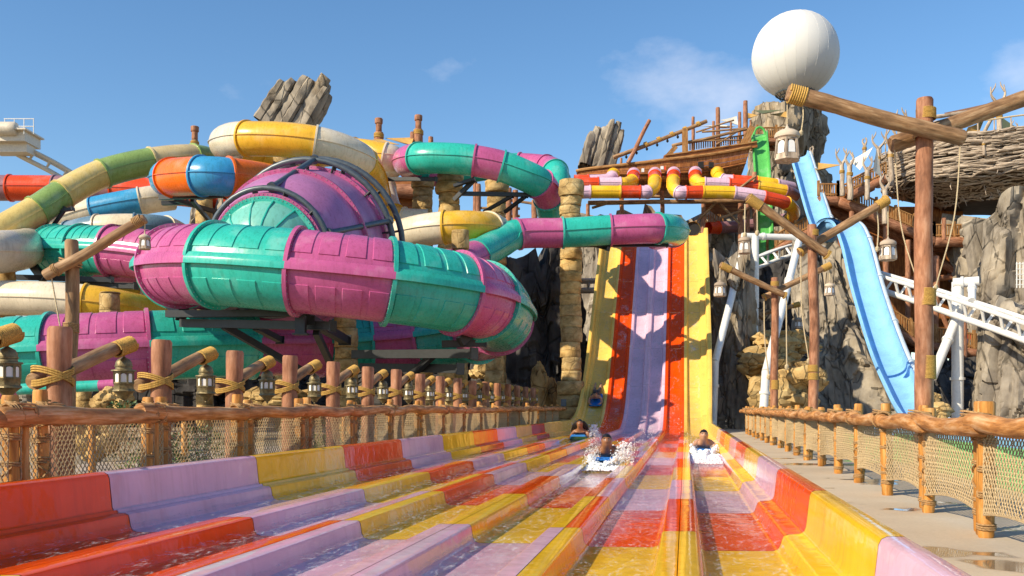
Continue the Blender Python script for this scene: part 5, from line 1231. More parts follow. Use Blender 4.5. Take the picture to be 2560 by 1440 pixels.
for k in range(70):                                      # thick twigs that can be told apart
    a = rnd.uniform(math.pi * 0.92, math.pi * 1.75); v = rnd.random() * 0.8; ln = rnd.uniform(0.15, 0.34); sl = rnd.uniform(-0.06, 0.06); r0 = rnd.uniform(0.07, 0.11); sd = rnd.uniform(0, 99)
    pts = [nestp(a + ln * (q / 5 - 0.5), max(0.0, v + sl * (q / 5 - 0.5)), 0.22 + 0.16 * noise.noise(Vector((sd, q * 0.8, 5)))) for q in range(6)]
    m = MB(); m.tube(pts, [r0 * 0.8, r0, r0 * 0.9, r0 * 0.8, r0 * 0.6, r0 * 0.3], 6); m.build('branch', GREYLOG, nest)
for k in range(46):                                      # loose ends below
    a = rnd.uniform(math.pi * 0.95, math.pi * 1.8); p = nestp(a, rnd.uniform(0.55, 0.98), 0.05); e = p + Vector((rnd.uniform(-.5, .5), rnd.uniform(-.5, 0), rnd.uniform(-.9, -.2)))
    m = MB(); m.tube([p, p.lerp(e, 0.5) + Vector((rnd.uniform(-.1, .1), 0, 0)), e], [0.045, 0.035, 0.012], 5); m.build('loose_twig', GREYLOG, nest)
m = MB(); m.tube([nestp(math.pi * 0.9 + math.pi * 0.95 * k / 40, 0.0, 0.02) + Vector((0, 0, 0.75)) for k in range(41)], 0.06, 6); m.build('bamboo_rail', PALE, nest)
for k in range(26):
    a = math.pi * 0.92 + math.pi * 0.92 * k / 25; p = nestp(a, 0, 0); m = MB(); m.tube([p, p + Vector((0, 0, 0.8))], 0.05, 6); m.build('rail_stake', GREYLOG, nest)

def dead_tree(label, px, ybase, ytop, d, seed, r=0.16, group='driftwood posts'):
    rnd = random.Random(seed); b, t = P(px, ybase, d), P(px + rnd.uniform(-4, 4), ytop, d)
    o = thing('driftwood_post', label, 'post', b, group); h = t.z - b.z
    f = b.lerp(t, 0.68)
    m = MB(); m.log(b, f, r, r * 0.82, 10, 7, 0.14, 1.5, seed); m.build('trunk', GREYLOG, o)
    for s_ in (-1, 1):
        e = t + Vector((s_ * h * rnd.uniform(0.05, 0.12), 0, -h * rnd.uniform(0, 0.12))); md = f.lerp(e, 0.45) + Vector((s_ * h * 0.05, 0, 0))
        m = MB(); m.tube(spline([f - Vector((0, 0, 0.1)), md, e], 4), [lerp(r * 0.66, r * 0.16, k / 8) for k in range(9)], 8, True, 0, 0.2, seed); br = m.build('fork', GREYLOG, o)
        q = md.lerp(e, 0.35); m = MB(); m.tube([q, q + Vector((-s_ * h * 0.05, 0, h * 0.08)), q + Vector((-s_ * h * 0.06, 0, h * 0.13))], [r * 0.34, r * 0.26, r * 0.1], 6); m.build('twig', GREYLOG, br)
    m = MB(); m.coil(b.lerp(t, 0.5), (0, 0, 1), r * 1.0, 4, r * 0.14); m.build('rope_wrap', ROPE, o)
    return o
dead_tree('tall driftwood post at the back of the nest, near the right edge', 2500, 385, 200, 68, 1, 0.20)
dead_tree('driftwood post on the nest rim right of the tallest pole', 2535, 380, 300, 65.5, 2, 0.12)
dead_tree('short driftwood post on the nest front', 2460, 388, 335, 65.2, 3, 0.10)
dead_tree('driftwood post at the left end of the nest', 2228, 465, 316, 68, 4, 0.20)
dead_tree('driftwood post behind the white sails', 2195, 470, 322, 69, 5, 0.17)
dead_tree('driftwood post left of the white sails', 2160, 400, 344, 70, 6, 0.15)
dead_tree('driftwood post on the stair landing left of the nest', 2125, 500, 372, 66, 7, 0.2)
dead_tree('leaning driftwood post beside the crag under the globe', 2106, 490, 370, 67, 8, 0.17)
dead_tree('driftwood post between stair and nest', 2168, 500, 390, 65, 9, 0.18)
dead_tree('driftwood post below the nest end', 2212, 560, 430, 64, 10, 0.2)
dead_tree('pointed driftwood post behind the crossed beam', 2250, 440, 264, 70, 11, 0.22)
dead_tree('small driftwood snag by the blue slide top', 2030, 410, 365, 80, 12, 0.16)
sail('white triangular sail above the stair, left one', [P(2125, 402, 68), P(2182, 368, 68), P(2150, 425, 67)], SW)
sail('white triangular sail above the stair, tall right one', [P(2192, 370, 67), P(2205, 445, 66.5), P(2182, 425, 66)], SW)
sail('ochre sail over the landing beside the globe crag', [P(2030, 405, 73), P(2105, 412, 70), P(2040, 425, 70)], SO)
sail('orange brown sail behind the tallest pole', [P(2420, 318, 72), P(2460, 300, 74), P(2440, 350, 71), P(2400, 362, 71)], SO)
sail('olive sail at the right edge above the nest', [P(2500, 290, 73), P(2580, 340, 73), P(2590, 372, 71), P(2490, 348, 70)], SG)
sail('brown sail stretched over the nest beams', [P(2360, 282, 74), P(2480, 256, 75), P(2480, 262, 72), P(2395, 300, 72)], SD)
rf = thing('nest_roof_beams', 'pair of rope bound roof logs over the nest', 'beam', P(2440, 300, 72))
for a, b, r_ in (((2335, 292), (2455, 276), 0.15), ((2335, 306), (2460, 288), 0.13), ((2440, 370), (2482, 290), 0.14)):
    m = MB(); m.log(P(*a, 72), P(*b, 72), r_, r_ * 0.9, 10, 6, 0.1, 1, a[0]); m.build('log', GREYLOG, rf)

# ------------------------------------------------------------------ timber stairs and landings at right
def walkway(label, pts, d, hrail, stringer=0.36, step=6.0, name='timber_walkway', depth=2.4):
    r = thing(name, label, 'walkway', P(pts[0][0], pts[0][1] + 20, d), 'timber stairs and landings')
    for (x0, y0), (x1, y1) in zip(pts[:-1], pts[1:]):
        a, b = P(x0, y0, d), P(x1, y1, d)
        m = MB(); m.log(a, b, stringer, stringer * 0.95, 12, 8, 0.1, 0.7, x0); m.build('stringer_log', BROWN, r)
        m = MB(); m.log(a + Vector((0, depth, 0)), b + Vector((0, depth, 0)), stringer, None, 10, 6, 0.1, 0.7, x1); m.build('stringer_log', BROWN, r)
        m = MB(); m.beam((a + b) / 2 + (a - b) / 2 + Vector((0, depth / 2, stringer * 0.8)), b + Vector((0, depth / 2, stringer * 0.8)), depth, 0.12); m.build('tread_deck', PLANK, r, smooth=False)
        for dd in (0.0, depth):
            o_ = Vector((0, dd, stringer)); top = Vector((0, dd, stringer + hrail))
            for h in (0.12, hrail): m = MB(); m.log(a + o_ + Vector((0, 0, h)), b + o_ + Vector((0, 0, h)), 0.07, None, 8, 6, 0.1, 0.5, x0 + h); m.build('hand_rail', BALUS, r)
            n = max(2, int(abs(x1 - x0) / step)) if dd == 0 else max(2, int(abs(x1 - x0) / (step * 2)))
            for k in range(n + 1):
                p = a.lerp(b, k / n) + o_; m = MB(); w = 0.055 if k % 8 else 0.11
                m.beam(p, p + Vector((0, 0, hrail + (0.25 if k % 8 == 0 else 0))), w * 1.5, w * 1.5); m.build('baluster', BALUS, r, smooth=False)
    return r
walkway('timber landing and stair from the blue slide down to the right', [(2046, 503), (2095, 503), (2335, 605), (2422, 605)], 68, 0.85)
walkway('upper timber stair climbing to the nest', [(2120, 492), (2215, 447)], 67, 0.85, 0.3)
walkway('timber balcony left of the globe crag', [(1893, 352), (1965, 352)], 84, 0.9, 0.25)
walkway('lower timber stair with orange railing behind the white post', [(2180, 790), (2290, 860), (2465, 888)], 64, 1.0, 0.3)
walkway('dark timber stair left of the pale cone behind the portal', [(1940, 625), (2030, 575)], 70, 0.9, 0.25)
tb = thing('timber_understructure', 'dark log understructure below the stair and nest', 'timber frame', P(2250, 800, 66))
for a, b, r_, d in (((2130, 520), (2130, 760), 0.2, 68), ((2215, 560), (2215, 800), 0.2, 68), ((2270, 600), (2270, 900), 0.2, 68), ((2340, 640), (2340, 960), 0.2, 67), ((2300, 640), (2400, 900), 0.18, 69), ((2180, 545), (2420, 700), 0.3, 70), ((2240, 700), (2440, 690), 0.22, 70), ((2410, 770), (2410, 900), 0.2, 62.5), ((2460, 780), (2460, 880), 0.2, 62.5), ((2360, 545), (2360, 600), 0.14, 63)):
    m = MB(); m.log(P(*a, d), P(*b, d), r_, r_ * 0.95, 10, 8, 0.1, 0.7, a[0] + a[1]); m.build('log', BROWN, tb)
m = MB(); m.box(P(2250, 700, 73), (S(300, 73), 1.0, S(360, 73))); m.build('back_boarding', PLANK, tb, smooth=False)
m = MB(); m.box(P(1830, 560, 80), (S(140, 80), 1.0, S(110, 80))); m.build('back_boarding', PLANK, tr, smooth=False)
wf = thing('wire_cage', 'small white wire cage on the rock at the right edge', 'cage', P(2550, 712, 57))
for k in range(5):
    m = MB(); m.tube([P(2542 + k * 8, 720, 57), P(2542 + k * 8, 655, 57)], 0.035, 6); m.build('bar', WHITEM, wf); m = MB(); m.tube([P(2540, 660 + k * 13, 57), P(2580, 660 + k * 13, 57)], 0.03, 6); m.build('bar', WHITEM, wf)
m = MB(); m.box(P(1409, 1007, 47.6), (0.26, 0.14, 0.36)); tag(m.build('junction_box', GSTEEL, loc=P(1409, 1013, 47.6), smooth=False), 'small grey electrical box on the foot of the tall column', 'junction box')
# ------------------------------------------------------------------ people
def skin_mesh(name, V_, E_, R_, sub=2):
    me = bpy.data.meshes.new(name); me.from_pydata([tuple(v) for v in V_], E_, [])
    o = bpy.data.objects.new(name, me); COL.objects.link(o)
    md = o.modifiers.new('skin', 'SKIN'); md.use_smooth_shade = True
    for k, r in enumerate(R_):
        r = r if isinstance(r, tuple) else (r, r); me.skin_vertices[0].data[k].radius = r
    me.skin_vertices[0].data[0].use_root = True
    ms = o.modifiers.new('sub', 'SUBSURF'); ms.levels = sub; ms.render_levels = sub
    dg = bpy.context.evaluated_depsgraph_get(); out = bpy.data.meshes.new_from_object(o.evaluated_get(dg))
    bpy.data.objects.remove(o); return out
def skinmat(name, c):
    m, nt, N, K, b = newmat(name); v = coords(N, K, 'Object', (1, 1, 1)); n = ntex(N, K, v.outputs[0], 9, 4)
    r = ramp(N, [(0.3, tuple(x * 0.85 for x in c)), (0.7, tuple(x * 1.1 for x in c))]); K.new(n.outputs[0], r.inputs[0]); K.new(r.outputs[0], b.inputs['Base Color'])
    b.inputs['Roughness'].default_value = 0.35; b.inputs['Subsurface Weight'].default_value = 0.08; b.inputs['Subsurface Radius'].default_value = (0.02, 0.008, 0.004); return m
SKIN = [skinmat('skin_tan', (0.36, 0.17, 0.085)), skinmat('skin_brown', (0.28, 0.125, 0.06)), skinmat('skin_light', (0.47, 0.25, 0.15))]
HAIR = plain('black_hair', (0.012, 0.009, 0.008), 0.35, 0, 0.3, 40, 0.4); MATB = plain('blue_foam', (0.012, 0.16, 0.55), 0.45, 0, 0.1, 30, 0.1)
EYE = plain('eye_dark', (0.02, 0.015, 0.012), 0.2); LIP = plain('lip', (0.25, 0.07, 0.05), 0.4); WHITEE = plain('eye_white', (0.7, 0.68, 0.65), 0.3)
def ellips(c, r, nu=16, nv=10, zmin=-1.0, n=None):
    m = MB(); rows = []
    for i in range(nv + 1):
        ph = lerp(math.acos(max(-1, -zmin)) if zmin > -1 else math.pi, 0.0, i / nv); z = math.cos(ph)
        rows.append([Vector(c) + Vector((math.cos(a) * math.sin(ph) * r[0], math.sin(a) * math.sin(ph) * r[1], z * r[2])) for a in [2 * math.pi * j / nu for j in range(nu)]])
    m.quadgrid(rows, True); return m
def cloth_from(me, name, keep, mat, parent, off=0.010):
    idx = {}; vs = []; fs = []
    for p in me.polygons:
        if keep(p.center):
            f = []
            for i in p.vertices:
                if i not in idx: idx[i] = len(vs); vs.append(me.vertices[i].co + me.vertices[i].normal * off)
                f.append(idx[i])
            fs.append(f)
    m2 = bpy.data.meshes.new(name); m2.from_pydata([tuple(v) for v in vs], [], fs); m2.materials.append(mat); m2.polygons.foreach_set('use_smooth', [True] * len(fs)); m2.update()
    return link(name, m2, parent)
def prone_rider(label, loc, M, scale, skin, hair='short', swim=None, swimtop=False, headz=0.0, turn=0.0):
    """rider lying head first (local +y forward), propped on the elbows, holding the front of the mat"""
    root = thing('person', label, 'person', loc, 'riders on the racer'); root.rotation_euler = M.to_euler(); root.scale = (scale,) * 3; ORG[root.as_pointer()] = Vector()
    hz_ = headz
    Vx = [(0, -0.52, 0.15), (0, -0.28, 0.17), (0, -0.04, 0.225), (0, 0.07, 0.285), (0, 0.11, 0.37 + hz_), (0, 0.145, 0.425 + hz_), (0, 0.165, 0.50 + hz_), (0, 0.155, 0.575 + hz_)]
    Rx = [(0.17, 0.11), (0.16, 0.11), (0.20, 0.12), (0.15, 0.10), 0.080, (0.094, 0.108), (0.108, 0.128), (0.085, 0.10)]
    Ex = [(0, 1), (1, 2), (2, 3), (3, 4), (4, 5), (5, 6), (6, 7)]
    for s_ in (1, -1):
        b = len(Vx); Vx += [(s_ * 0.165, 0.02, 0.255), (s_ * 0.25, 0.06, 0.17), (s_ * 0.265, 0.22, 0.10), (s_ * 0.20, 0.36, 0.115), (s_ * 0.18, 0.42, 0.12)]
        Rx += [0.072, 0.055, 0.044, 0.034, (0.04, 0.022)]; Ex += [(2, b), (b, b + 1), (b + 1, b + 2), (b + 2, b + 3), (b + 3, b + 4)]
        b = len(Vx); Vx += [(s_ * 0.095, -0.62, 0.14), (s_ * 0.12, -0.98, 0.12), (s_ * 0.12, -1.34, 0.12), (s_ * 0.12, -1.52, 0.10)]
        Rx += [0.088, 0.06, 0.038, (0.035, 0.03)]; Ex += [(0, b), (b, b + 1), (b + 1, b + 2), (b + 2, b + 3)]
    me = skin_mesh('person_body', Vx, Ex, Rx)
    hc = Vector((0, 0.16, 0.50 + hz_))
    for v in me.vertices:                                  # nose, brow, chin and eye sockets
        d = v.co - hc
        if d.length < 0.15 and d.y > 0.02:
            v.co.y += 0.030 * math.exp(-(d.x / 0.016) ** 2 - ((d.z + 0.010) / 0.026) ** 2) + 0.008 * math.exp(-(d.x / 0.05) ** 2 - ((d.z - 0.035) / 0.012) ** 2) + 0.012 * math.exp(-(d.x / 0.03) ** 2 - ((d.z + 0.085) / 0.018) ** 2)
            for s_ in (1, -1): v.co.y -= 0.012 * math.exp(-((d.x - s_ * 0.032) / 0.015) ** 2 - ((d.z - 0.012) / 0.012) ** 2)
    me.materials.append(skin); me.polygons.foreach_set('use_smooth', [True] * len(me.polygons)); me.update()
    body = link('body', me, root)
    m = MB()                                               # five fingers on each hand, curled over the mat's front handle
    for s_ in (1, -1):
        for k in range(4):
            x = s_ * (0.155 + 0.016 * k); l = (0.9, 1.0, 0.95, 0.78)[k]
            m = MB(); m.tube([Vector((x, 0.425, 0.135)), Vector((x, 0.425 + 0.035 * l, 0.138)), Vector((x, 0.425 + 0.052 * l, 0.115)), Vector((x, 0.43 + 0.035 * l, 0.092))], [0.010, 0.0095, 0.009, 0.007], 6); m.build('finger', skin, body)
        m = MB(); m.tube([Vector((s_ * 0.150, 0.395, 0.125)), Vector((s_ * 0.132, 0.425, 0.12)), Vector((s_ * 0.14, 0.452, 0.108))], [0.012, 0.011, 0.008], 6); m.build('thumb', skin, body)
        m = ellips(hc + Vector((s_ * 0.086, -0.012, 0.0)), (0.012, 0.022, 0.034)); m.build('ear', skin, body)
        m = ellips(hc + Vector((s_ * 0.034, 0.088, 0.012)), (0.015, 0.009, 0.008), 10, 6); e = m.build('eye', WHITEE, body)
        m = ellips(hc + Vector((s_ * 0.034, 0.095, 0.012)), (0.009, 0.006, 0.008), 8, 6); m.build('pupil', EYE, e)
        m = MB(); m.tube([hc + Vector((s_ * 0.016, 0.098, 0.031)), hc + Vector((s_ * 0.034, 0.095, 0.038)), hc + Vector((s_ * 0.052, 0.082, 0.032))], [0.007, 0.010, 0.006], 5); m.build('eyebrow', HAIR, body)
    m = MB(); m.tube([hc + Vector((-0.026, 0.078, -0.048)), hc + Vector((0, 0.092, -0.050)), hc + Vector((0.026, 0.078, -0.048))], [0.004, 0.008, 0.004], 6); m.build('mouth', LIP, body)
    hm = MB(); rows = []                                    # hair cap, lower at the back than at the brow
    for i in range(11):
        row = []
        for j in range(24):
            a = 2 * math.pi * j / 24; fr_ = math.sin(a)      # +1 in front
            low = lerp(2.05 if hair == 'short' else 2.5, 1.02, sstep(-0.2, 0.9, fr_)); ph = low * (1 - i / 10)
            k = 1.0 + 0.05 * noise.noise(Vector((math.cos(a) * 5, math.sin(a) * 5, ph * 5)))
            row.append(hc + Vector((0, -0.008, 0.012)) + Vector((math.cos(a) * math.sin(ph) * 0.094, math.sin(a) * math.sin(ph) * 0.108, math.cos(ph) * 0.112)) * k)
        rows.append(row)
    hm.quadgrid(rows, True); hm.build('hair', HAIR, root)
    if hair == 'long':
        for k in range(9):
            x = (k - 4) * 0.026; m = MB(); m.tube(spline([hc + Vector((x, -0.06, 0.06)), hc + Vector((x * 1.9, -0.09, -0.06)), hc + Vector((x * 2.4, -0.13, -0.2)), hc + Vector((x * 2.6, -0.2, -0.27))], 4), [0.03, 0.034, 0.036, 0.036, 0.036, 0.034, 0.034, 0.03, 0.028, 0.024, 0.018, 0.012, 0.006], 7); m.build('hair_lock', HAIR, root)
    if swim: cloth_from(me, 'swim_shorts', lambda c: -0.95 < c.y < -0.40, swim, root)
    if swimtop: cloth_from(me, 'swim_top', lambda c: -0.42 < c.y < 0.0 and c.z > 0.05 and abs(c.x) < 0.2, swim, root)
    return root
def slide_mat(label, loc, M, scale):
    root = thing('slide_mat', label, 'slide mat', loc, 'blue racing mats'); root.rotation_euler = M.to_euler(); root.scale = (scale,) * 3; ORG[root.as_pointer()] = Vector()
    m = MB(); rows = []
    for i in range(19):
        t = i / 18; y = lerp(-0.72, 0.56, t); w = 0.27 * (1 - 0.25 * max(0, t - 0.8) / 0.2 * (t - 0.8) / 0.2) * (1 - 0.3 * max(0, 0.06 - t) / 0.06); lift = 0.10 * sstep(0.72, 1.0, t) ** 2 * 1.3
        rows.append([Vector((x * w, y, z + lift)) for x, z in ((-1, 0.02), (-0.98, 0.05), (-0.92, 0.06), (0, 0.055), (0.92, 0.06), (0.98, 0.05), (1, 0.02), (0.95, 0.0), (0, 0.0), (-0.95, 0.0))])
    m.quadgrid(rows, True, flip=True); m.ngon(rows[0]); m.ngon(rows[-1][::-1]); m.build('pad', MATB, root)
    for s_ in (1, -1):
        m = MB(); m.tube(spline([(s_ * 0.12, 0.46, 0.10), (s_ * 0.125, 0.47, 0.14), (s_ * 0.18, 0.475, 0.15), (s_ * 0.235, 0.47, 0.14), (s_ * 0.24, 0.46, 0.10)], 3), 0.012, 6); m.build('handle', plain('black_webbing', (0.02, 0.02, 0.022), 0.6), root)
    return root
FOAM = None
def foammat():
    m, nt, N, K, b = newmat('white_foam'); v = coords(N, K, 'Object', (1, 1, 1)); n = ntex(N, K, v.outputs[0], 16, 6, 0.7); n2 = ntex(N, K, v.outputs[0], 5, 5, 0.7)
    b.inputs['Base Color'].default_value = (0.86, 0.88, 0.9, 1); b.inputs['Roughness'].default_value = 0.3; b.inputs['Subsurface Weight'].default_value = 0.3; b.inputs['Subsurface Radius'].default_value = (0.05, 0.05, 0.06)
    bump(N, K, b, n.outputs[0], 0.8, 0.03); r = ramp(N, [(0.40, 0.0), (0.56, 1.0)]); K.new(n2.outputs[0], r.inputs[0]); return m
FOAM = foammat()
def spraymat():
    m, nt, N, K, b = newmat('spray'); b.inputs['Base Color'].default_value = (0.9, 0.92, 0.94, 1); b.inputs['Roughness'].default_value = 0.1; b.inputs['Alpha'].default_value = 0.6; return m
DROP = spraymat()
def splash(label, lane, y, seed, amp=1.0, drops=260, side=0.0, front=1.0, plume=0):
    """bow wave of foam and flung spray round a rider in a lane"""
    rnd = random.Random(seed); xl, xr, zf = LANEW[lane]; cx = (xl + xr) / 2; hw = (xr - xl) / 2 - 0.01
    root = thing('splash', label, 'splash', L(cx, y, zf), 'splashes round the riders'); root['kind'] = 'stuff'
    ICO = [Vector(q).normalized() for q in ((0, 1, 1.618), (0, -1, 1.618), (0, 1, -1.618), (0, -1, -1.618), (1, 1.618, 0), (-1, 1.618, 0), (1, -1.618, 0), (-1, -1.618, 0), (1.618, 0, 1), (-1.618, 0, 1), (1.618, 0, -1), (-1.618, 0, -1))]
    IF = ((0, 1, 8), (0, 8, 4), (0, 4, 5), (0, 5, 9), (0, 9, 1), (1, 6, 8), (8, 6, 10), (8, 10, 4), (4, 10, 2), (4, 2, 5), (5, 2, 11), (5, 11, 9), (9, 11, 7), (9, 7, 1), (1, 7, 6), (3, 6, 7), (3, 7, 11), (3, 11, 2), (3, 2, 10), (3, 10, 6))
    m = MB()
    for k in range(int(1500 * amp)):                        # froth heaped in a crescent before the mat and streaming past its sides
        w = rnd.uniform(-1, 1); back = rnd.random() ** 2.2; e = abs(w)
        yy = y - 0.62 + 0.30 * e * e + back * (0.25 + 1.5 * e); hh = (0.05 + 0.12 * (0.4 + e * e)) * amp * (1 - 0.75 * back) * (0.75 + 0.5 * noise.noise(Vector((w * 3, yy * 3, seed))))
        o = L(cx + w * hw * 0.94, yy + rnd.gauss(0, 0.07), zf + 0.055 + hh * rnd.random() ** 1.3); r = rnd.uniform(0.010, 0.034) * (1.15 - 0.6 * back) * (1 + 0.25 * (y > 22))
        if k % 3 == 0:                                     # flat froth running ahead of the rider
            q_ = rnd.random() ** 1.6; o = L(cx + rnd.uniform(-1, 1) * hw * 0.95, y - 0.55 - front * q_, zf + 0.062 + 0.03 * (1 - q_) * rnd.random()); r *= 1.2 - 0.7 * q_
        if plume and k % 4 == 1:                           # water thrown up over the divider
            q_ = rnd.random(); o = L(cx + hw * (0.7 + 0.9 * q_) + rnd.gauss(0, 0.05), y + 0.1 + rnd.gauss(0, 0.25), zf + 0.10 + plume * math.sin(math.pi * (0.15 + 0.8 * q_)) * rnd.random() ** 0.7); r *= 0.55
        b = len(m.v); m.v.extend([o + Vector((q.x * rnd.uniform(.7, 1.4), q.y * rnd.uniform(.7, 1.4), q.z * rnd.uniform(.6, 1.1))) * r for q in ICO])
        for f in IF: m.f.append(tuple(b + t for t in f)); m.uv.append(((0, 0), (0.01, 0), (0, 0.01))); m.mi.append(0)
    m.build('foam', FOAM, root, angle=180)
    m = MB()
    for k in range(drops):
        sx = rnd.choice((-1, 1)); u = rnd.random(); q = rnd.random() ** 1.7
        o = L(cx + sx * (0.12 + 0.22 * rnd.random()) + side * q * 0.9 + sx * q * 0.25 * amp, y - 0.45 + rnd.gauss(0, 0.28) + q * 0.8, zf + 0.12 + amp * (0.50 * q * (1.0 - 0.6 * q) * 2.0 * rnd.random() + 0.10 * rnd.random()))
        r = rnd.uniform(0.002, 0.008) * (1.3 - 0.7 * q) * (1 + 0.4 * (y > 25)); st = Vector((rnd.uniform(-1, 1), rnd.uniform(-1, 1), rnd.uniform(0, 1.6))).normalized() * r * rnd.uniform(0.3, 2.5)
        b = len(m.v); m.v.extend([o + Vector(p) * r for p in ((1, 0, 0), (0, 1, 0), (-1, 0, 0), (0, -1, 0))] + [o + st + Vector((0, 0, r)), o - st - Vector((0, 0, r))])
        for f in ((0, 1, 4), (1, 2, 4), (2, 3, 4), (3, 0, 4), (1, 0, 5), (2, 1, 5), (3, 2, 5), (0, 3, 5)): m.f.append(tuple(b + t for t in f)); m.uv.append(((0, 0), (0.01, 0), (0, 0.01))); m.mi.append(0)
    m.build('spray', DROP, root, angle=180)
    return root
SWIMK = plain('black_swimwear', (0.02, 0.022, 0.03), 0.6); SWIMB = plain('navy_swimwear', (0.02, 0.05, 0.18), 0.6)
def lanepos(lane, y, dz=0.075): xl, xr, zf = LANEW[lane]; return L((xl + xr) / 2, y, zf + dz)
FWD = Matrix.Rotation(math.pi - TH, 3, 'Z')               # local +y looks down the lanes to the camera
slide_mat('blue mat under the short haired rider in the middle lane', lanepos(3, 18.6, 0.02), FWD, 1.12)
prone_rider('short haired person on a blue mat in the spray of the middle lane', lanepos(3, 18.6, 0.05), FWD, 1.10, SKIN[1], 'short', SWIMB, False, -0.07)
splash('white spray round the rider in the middle lane', 3, 18.1, 3, 1.35, 1300, 0.4, 0.9, 0.42)
slide_mat('blue mat in the rightmost lane, hidden by white water', lanepos(5, 24.2, 0.01), FWD, 1.1)
prone_rider('bare shouldered person with wet black hair coming down the rightmost lane', lanepos(5, 24.2, 0.05), FWD, 1.12, SKIN[2], 'short', SWIMK, False, -0.07)
splash('white bow wave before the rider in the rightmost lane', 5, 23.6, 8, 1.8, 200, 0, 3.2)
slide_mat('blue mat under the long haired rider near the foot of the drop', lanepos(1, 31.2, 0.03), FWD, 1.1)
prone_rider('person with long black hair on a mat near the foot of the drop', lanepos(1, 31.2, 0.05), FWD, 1.08, SKIN[1], 'long', SWIMK, True)
splash('spray behind the long haired rider', 1, 32.2, 12, 1.5, 420, 0.3, 0.3, 0.45)
pr = min(rise, key=lambda p: abs(p.x - 47.6)); i0 = rise.index(pr); tt = (rise[i0 + 1] - rise[i0 - 1]).normalized(); sl = math.atan2(tt.y, tt.x)
lp = L((LANEW[0][0] + LANEW[0][1]) / 2, pr.x - tt.y * 0.05, pr.y + tt.x * (LANEW[0][2] + 0.06)); MS = FWD @ Matrix.Rotation(-sl, 3, 'X')
slide_mat('blue mat still on the slope of the left yellow lane', lp, MS, 1.15)
prone_rider('person in dark swimwear lying face down on the slope of the left yellow lane', lp + L(0, -tt.y * 0.03, tt.x * 0.03) - L(0, 0, 0), MS, 1.2, SKIN[2], 'short', SWIMK, True, -0.05)

def stander(label, px, py, d, shirt, skin, faces=0.0, h=1.68, face_cam=True):
    """standing visitor, head top at the photo point"""
    top = P(px, py, d); base = top - Vector((0, 0, h)); root = thing('person', label, 'person', base, 'visitors on the stairs and lookout'); ORG[root.as_pointer()] = Vector()
    Vx = [(0, 0, 0.90), (0, 0, 1.12), (0, 0, 1.34), (0, 0.0, 1.43), (0, 0.01, 1.50), (0, 0.012, 1.60), (0, 0.0, 1.66)]; Rx = [(0.15, 0.10), (0.13, 0.095), (0.17, 0.10), 0.055, (0.066, 0.076), (0.076, 0.092), 0.055]; Ex = [(i, i + 1) for i in range(6)]
    for s_ in (1, -1):
        b = len(Vx); Vx += [(s_ * 0.175, 0, 1.36), (s_ * 0.24, 0.02, 1.10), (s_ * 0.22, -0.12, 0.90), (s_ * 0.2, -0.18, 0.86)]; Rx += [0.06, 0.045, 0.034, 0.034]; Ex += [(2, b), (b, b + 1), (b + 1, b + 2), (b + 2, b + 3)]
        b = len(Vx); Vx += [(s_ * 0.09, 0, 0.82), (s_ * 0.10, -0.02, 0.46), (s_ * 0.10, 0.02, 0.08), (s_ * 0.10, -0.12, 0.04)]; Rx += [0.085, 0.058, 0.04, 0.04]; Ex += [(0, b), (b, b + 1), (b + 1, b + 2), (b + 2, b + 3)]
    me = skin_mesh('visitor_body', Vx, Ex, Rx, 1); me.materials.append(skin); me.polygons.foreach_set('use_smooth', [True] * len(me.polygons)); me.update(); link('body', me, root)
    if shirt: cloth_from(me, 'shirt', lambda c: 0.95 < c.z < 1.42 and abs(c.x) < 0.26, shirt, root, 0.015)
    cloth_from(me, 'shorts', lambda c: 0.5 < c.z < 0.97 and abs(c.x) < 0.19, SWIMB, root, 0.015)
    hm = ellips((0, 0.02, 1.60), (0.092, 0.105, 0.10), 14, 8, 0.0); hm.build('hair', HAIR, root)
    root.rotation_euler = (0, 0, faces); return root
RED = plain('red_cloth', (0.55, 0.03, 0.02), 0.8); WHT = plain('white_cloth', (0.7, 0.68, 0.66), 0.8); BLC = plain('blue_cloth', (0.03, 0.09, 0.35), 0.8)
stander('person in a blue shirt at the nest rail beside the tallest pole', 2383, 352, 68, BLC, SKIN[0])
stander('bare chested person at the nest rail right of the tallest pole', 2362, 356, 68.5, None, SKIN[2])
stander('person with red top at the nest rail near the right edge', 2512, 345, 67, RED, SKIN[0])
stander('dark haired person in black at the middle of the nest rail', 2448, 346, 68, SWIMK, SKIN[1])
stander('person in red at the left part of the nest', 2278, 392, 70, RED, SKIN[1])
stander('person in white climbing the upper stair', 2150, 448, 68, WHT, SKIN[1])
stander('person in black lower on the upper stair', 2138, 456, 68.3, SWIMK, SKIN[0])
stander('person in red on the lower stair behind the white post', 2418, 822, 65, RED, SKIN[1])

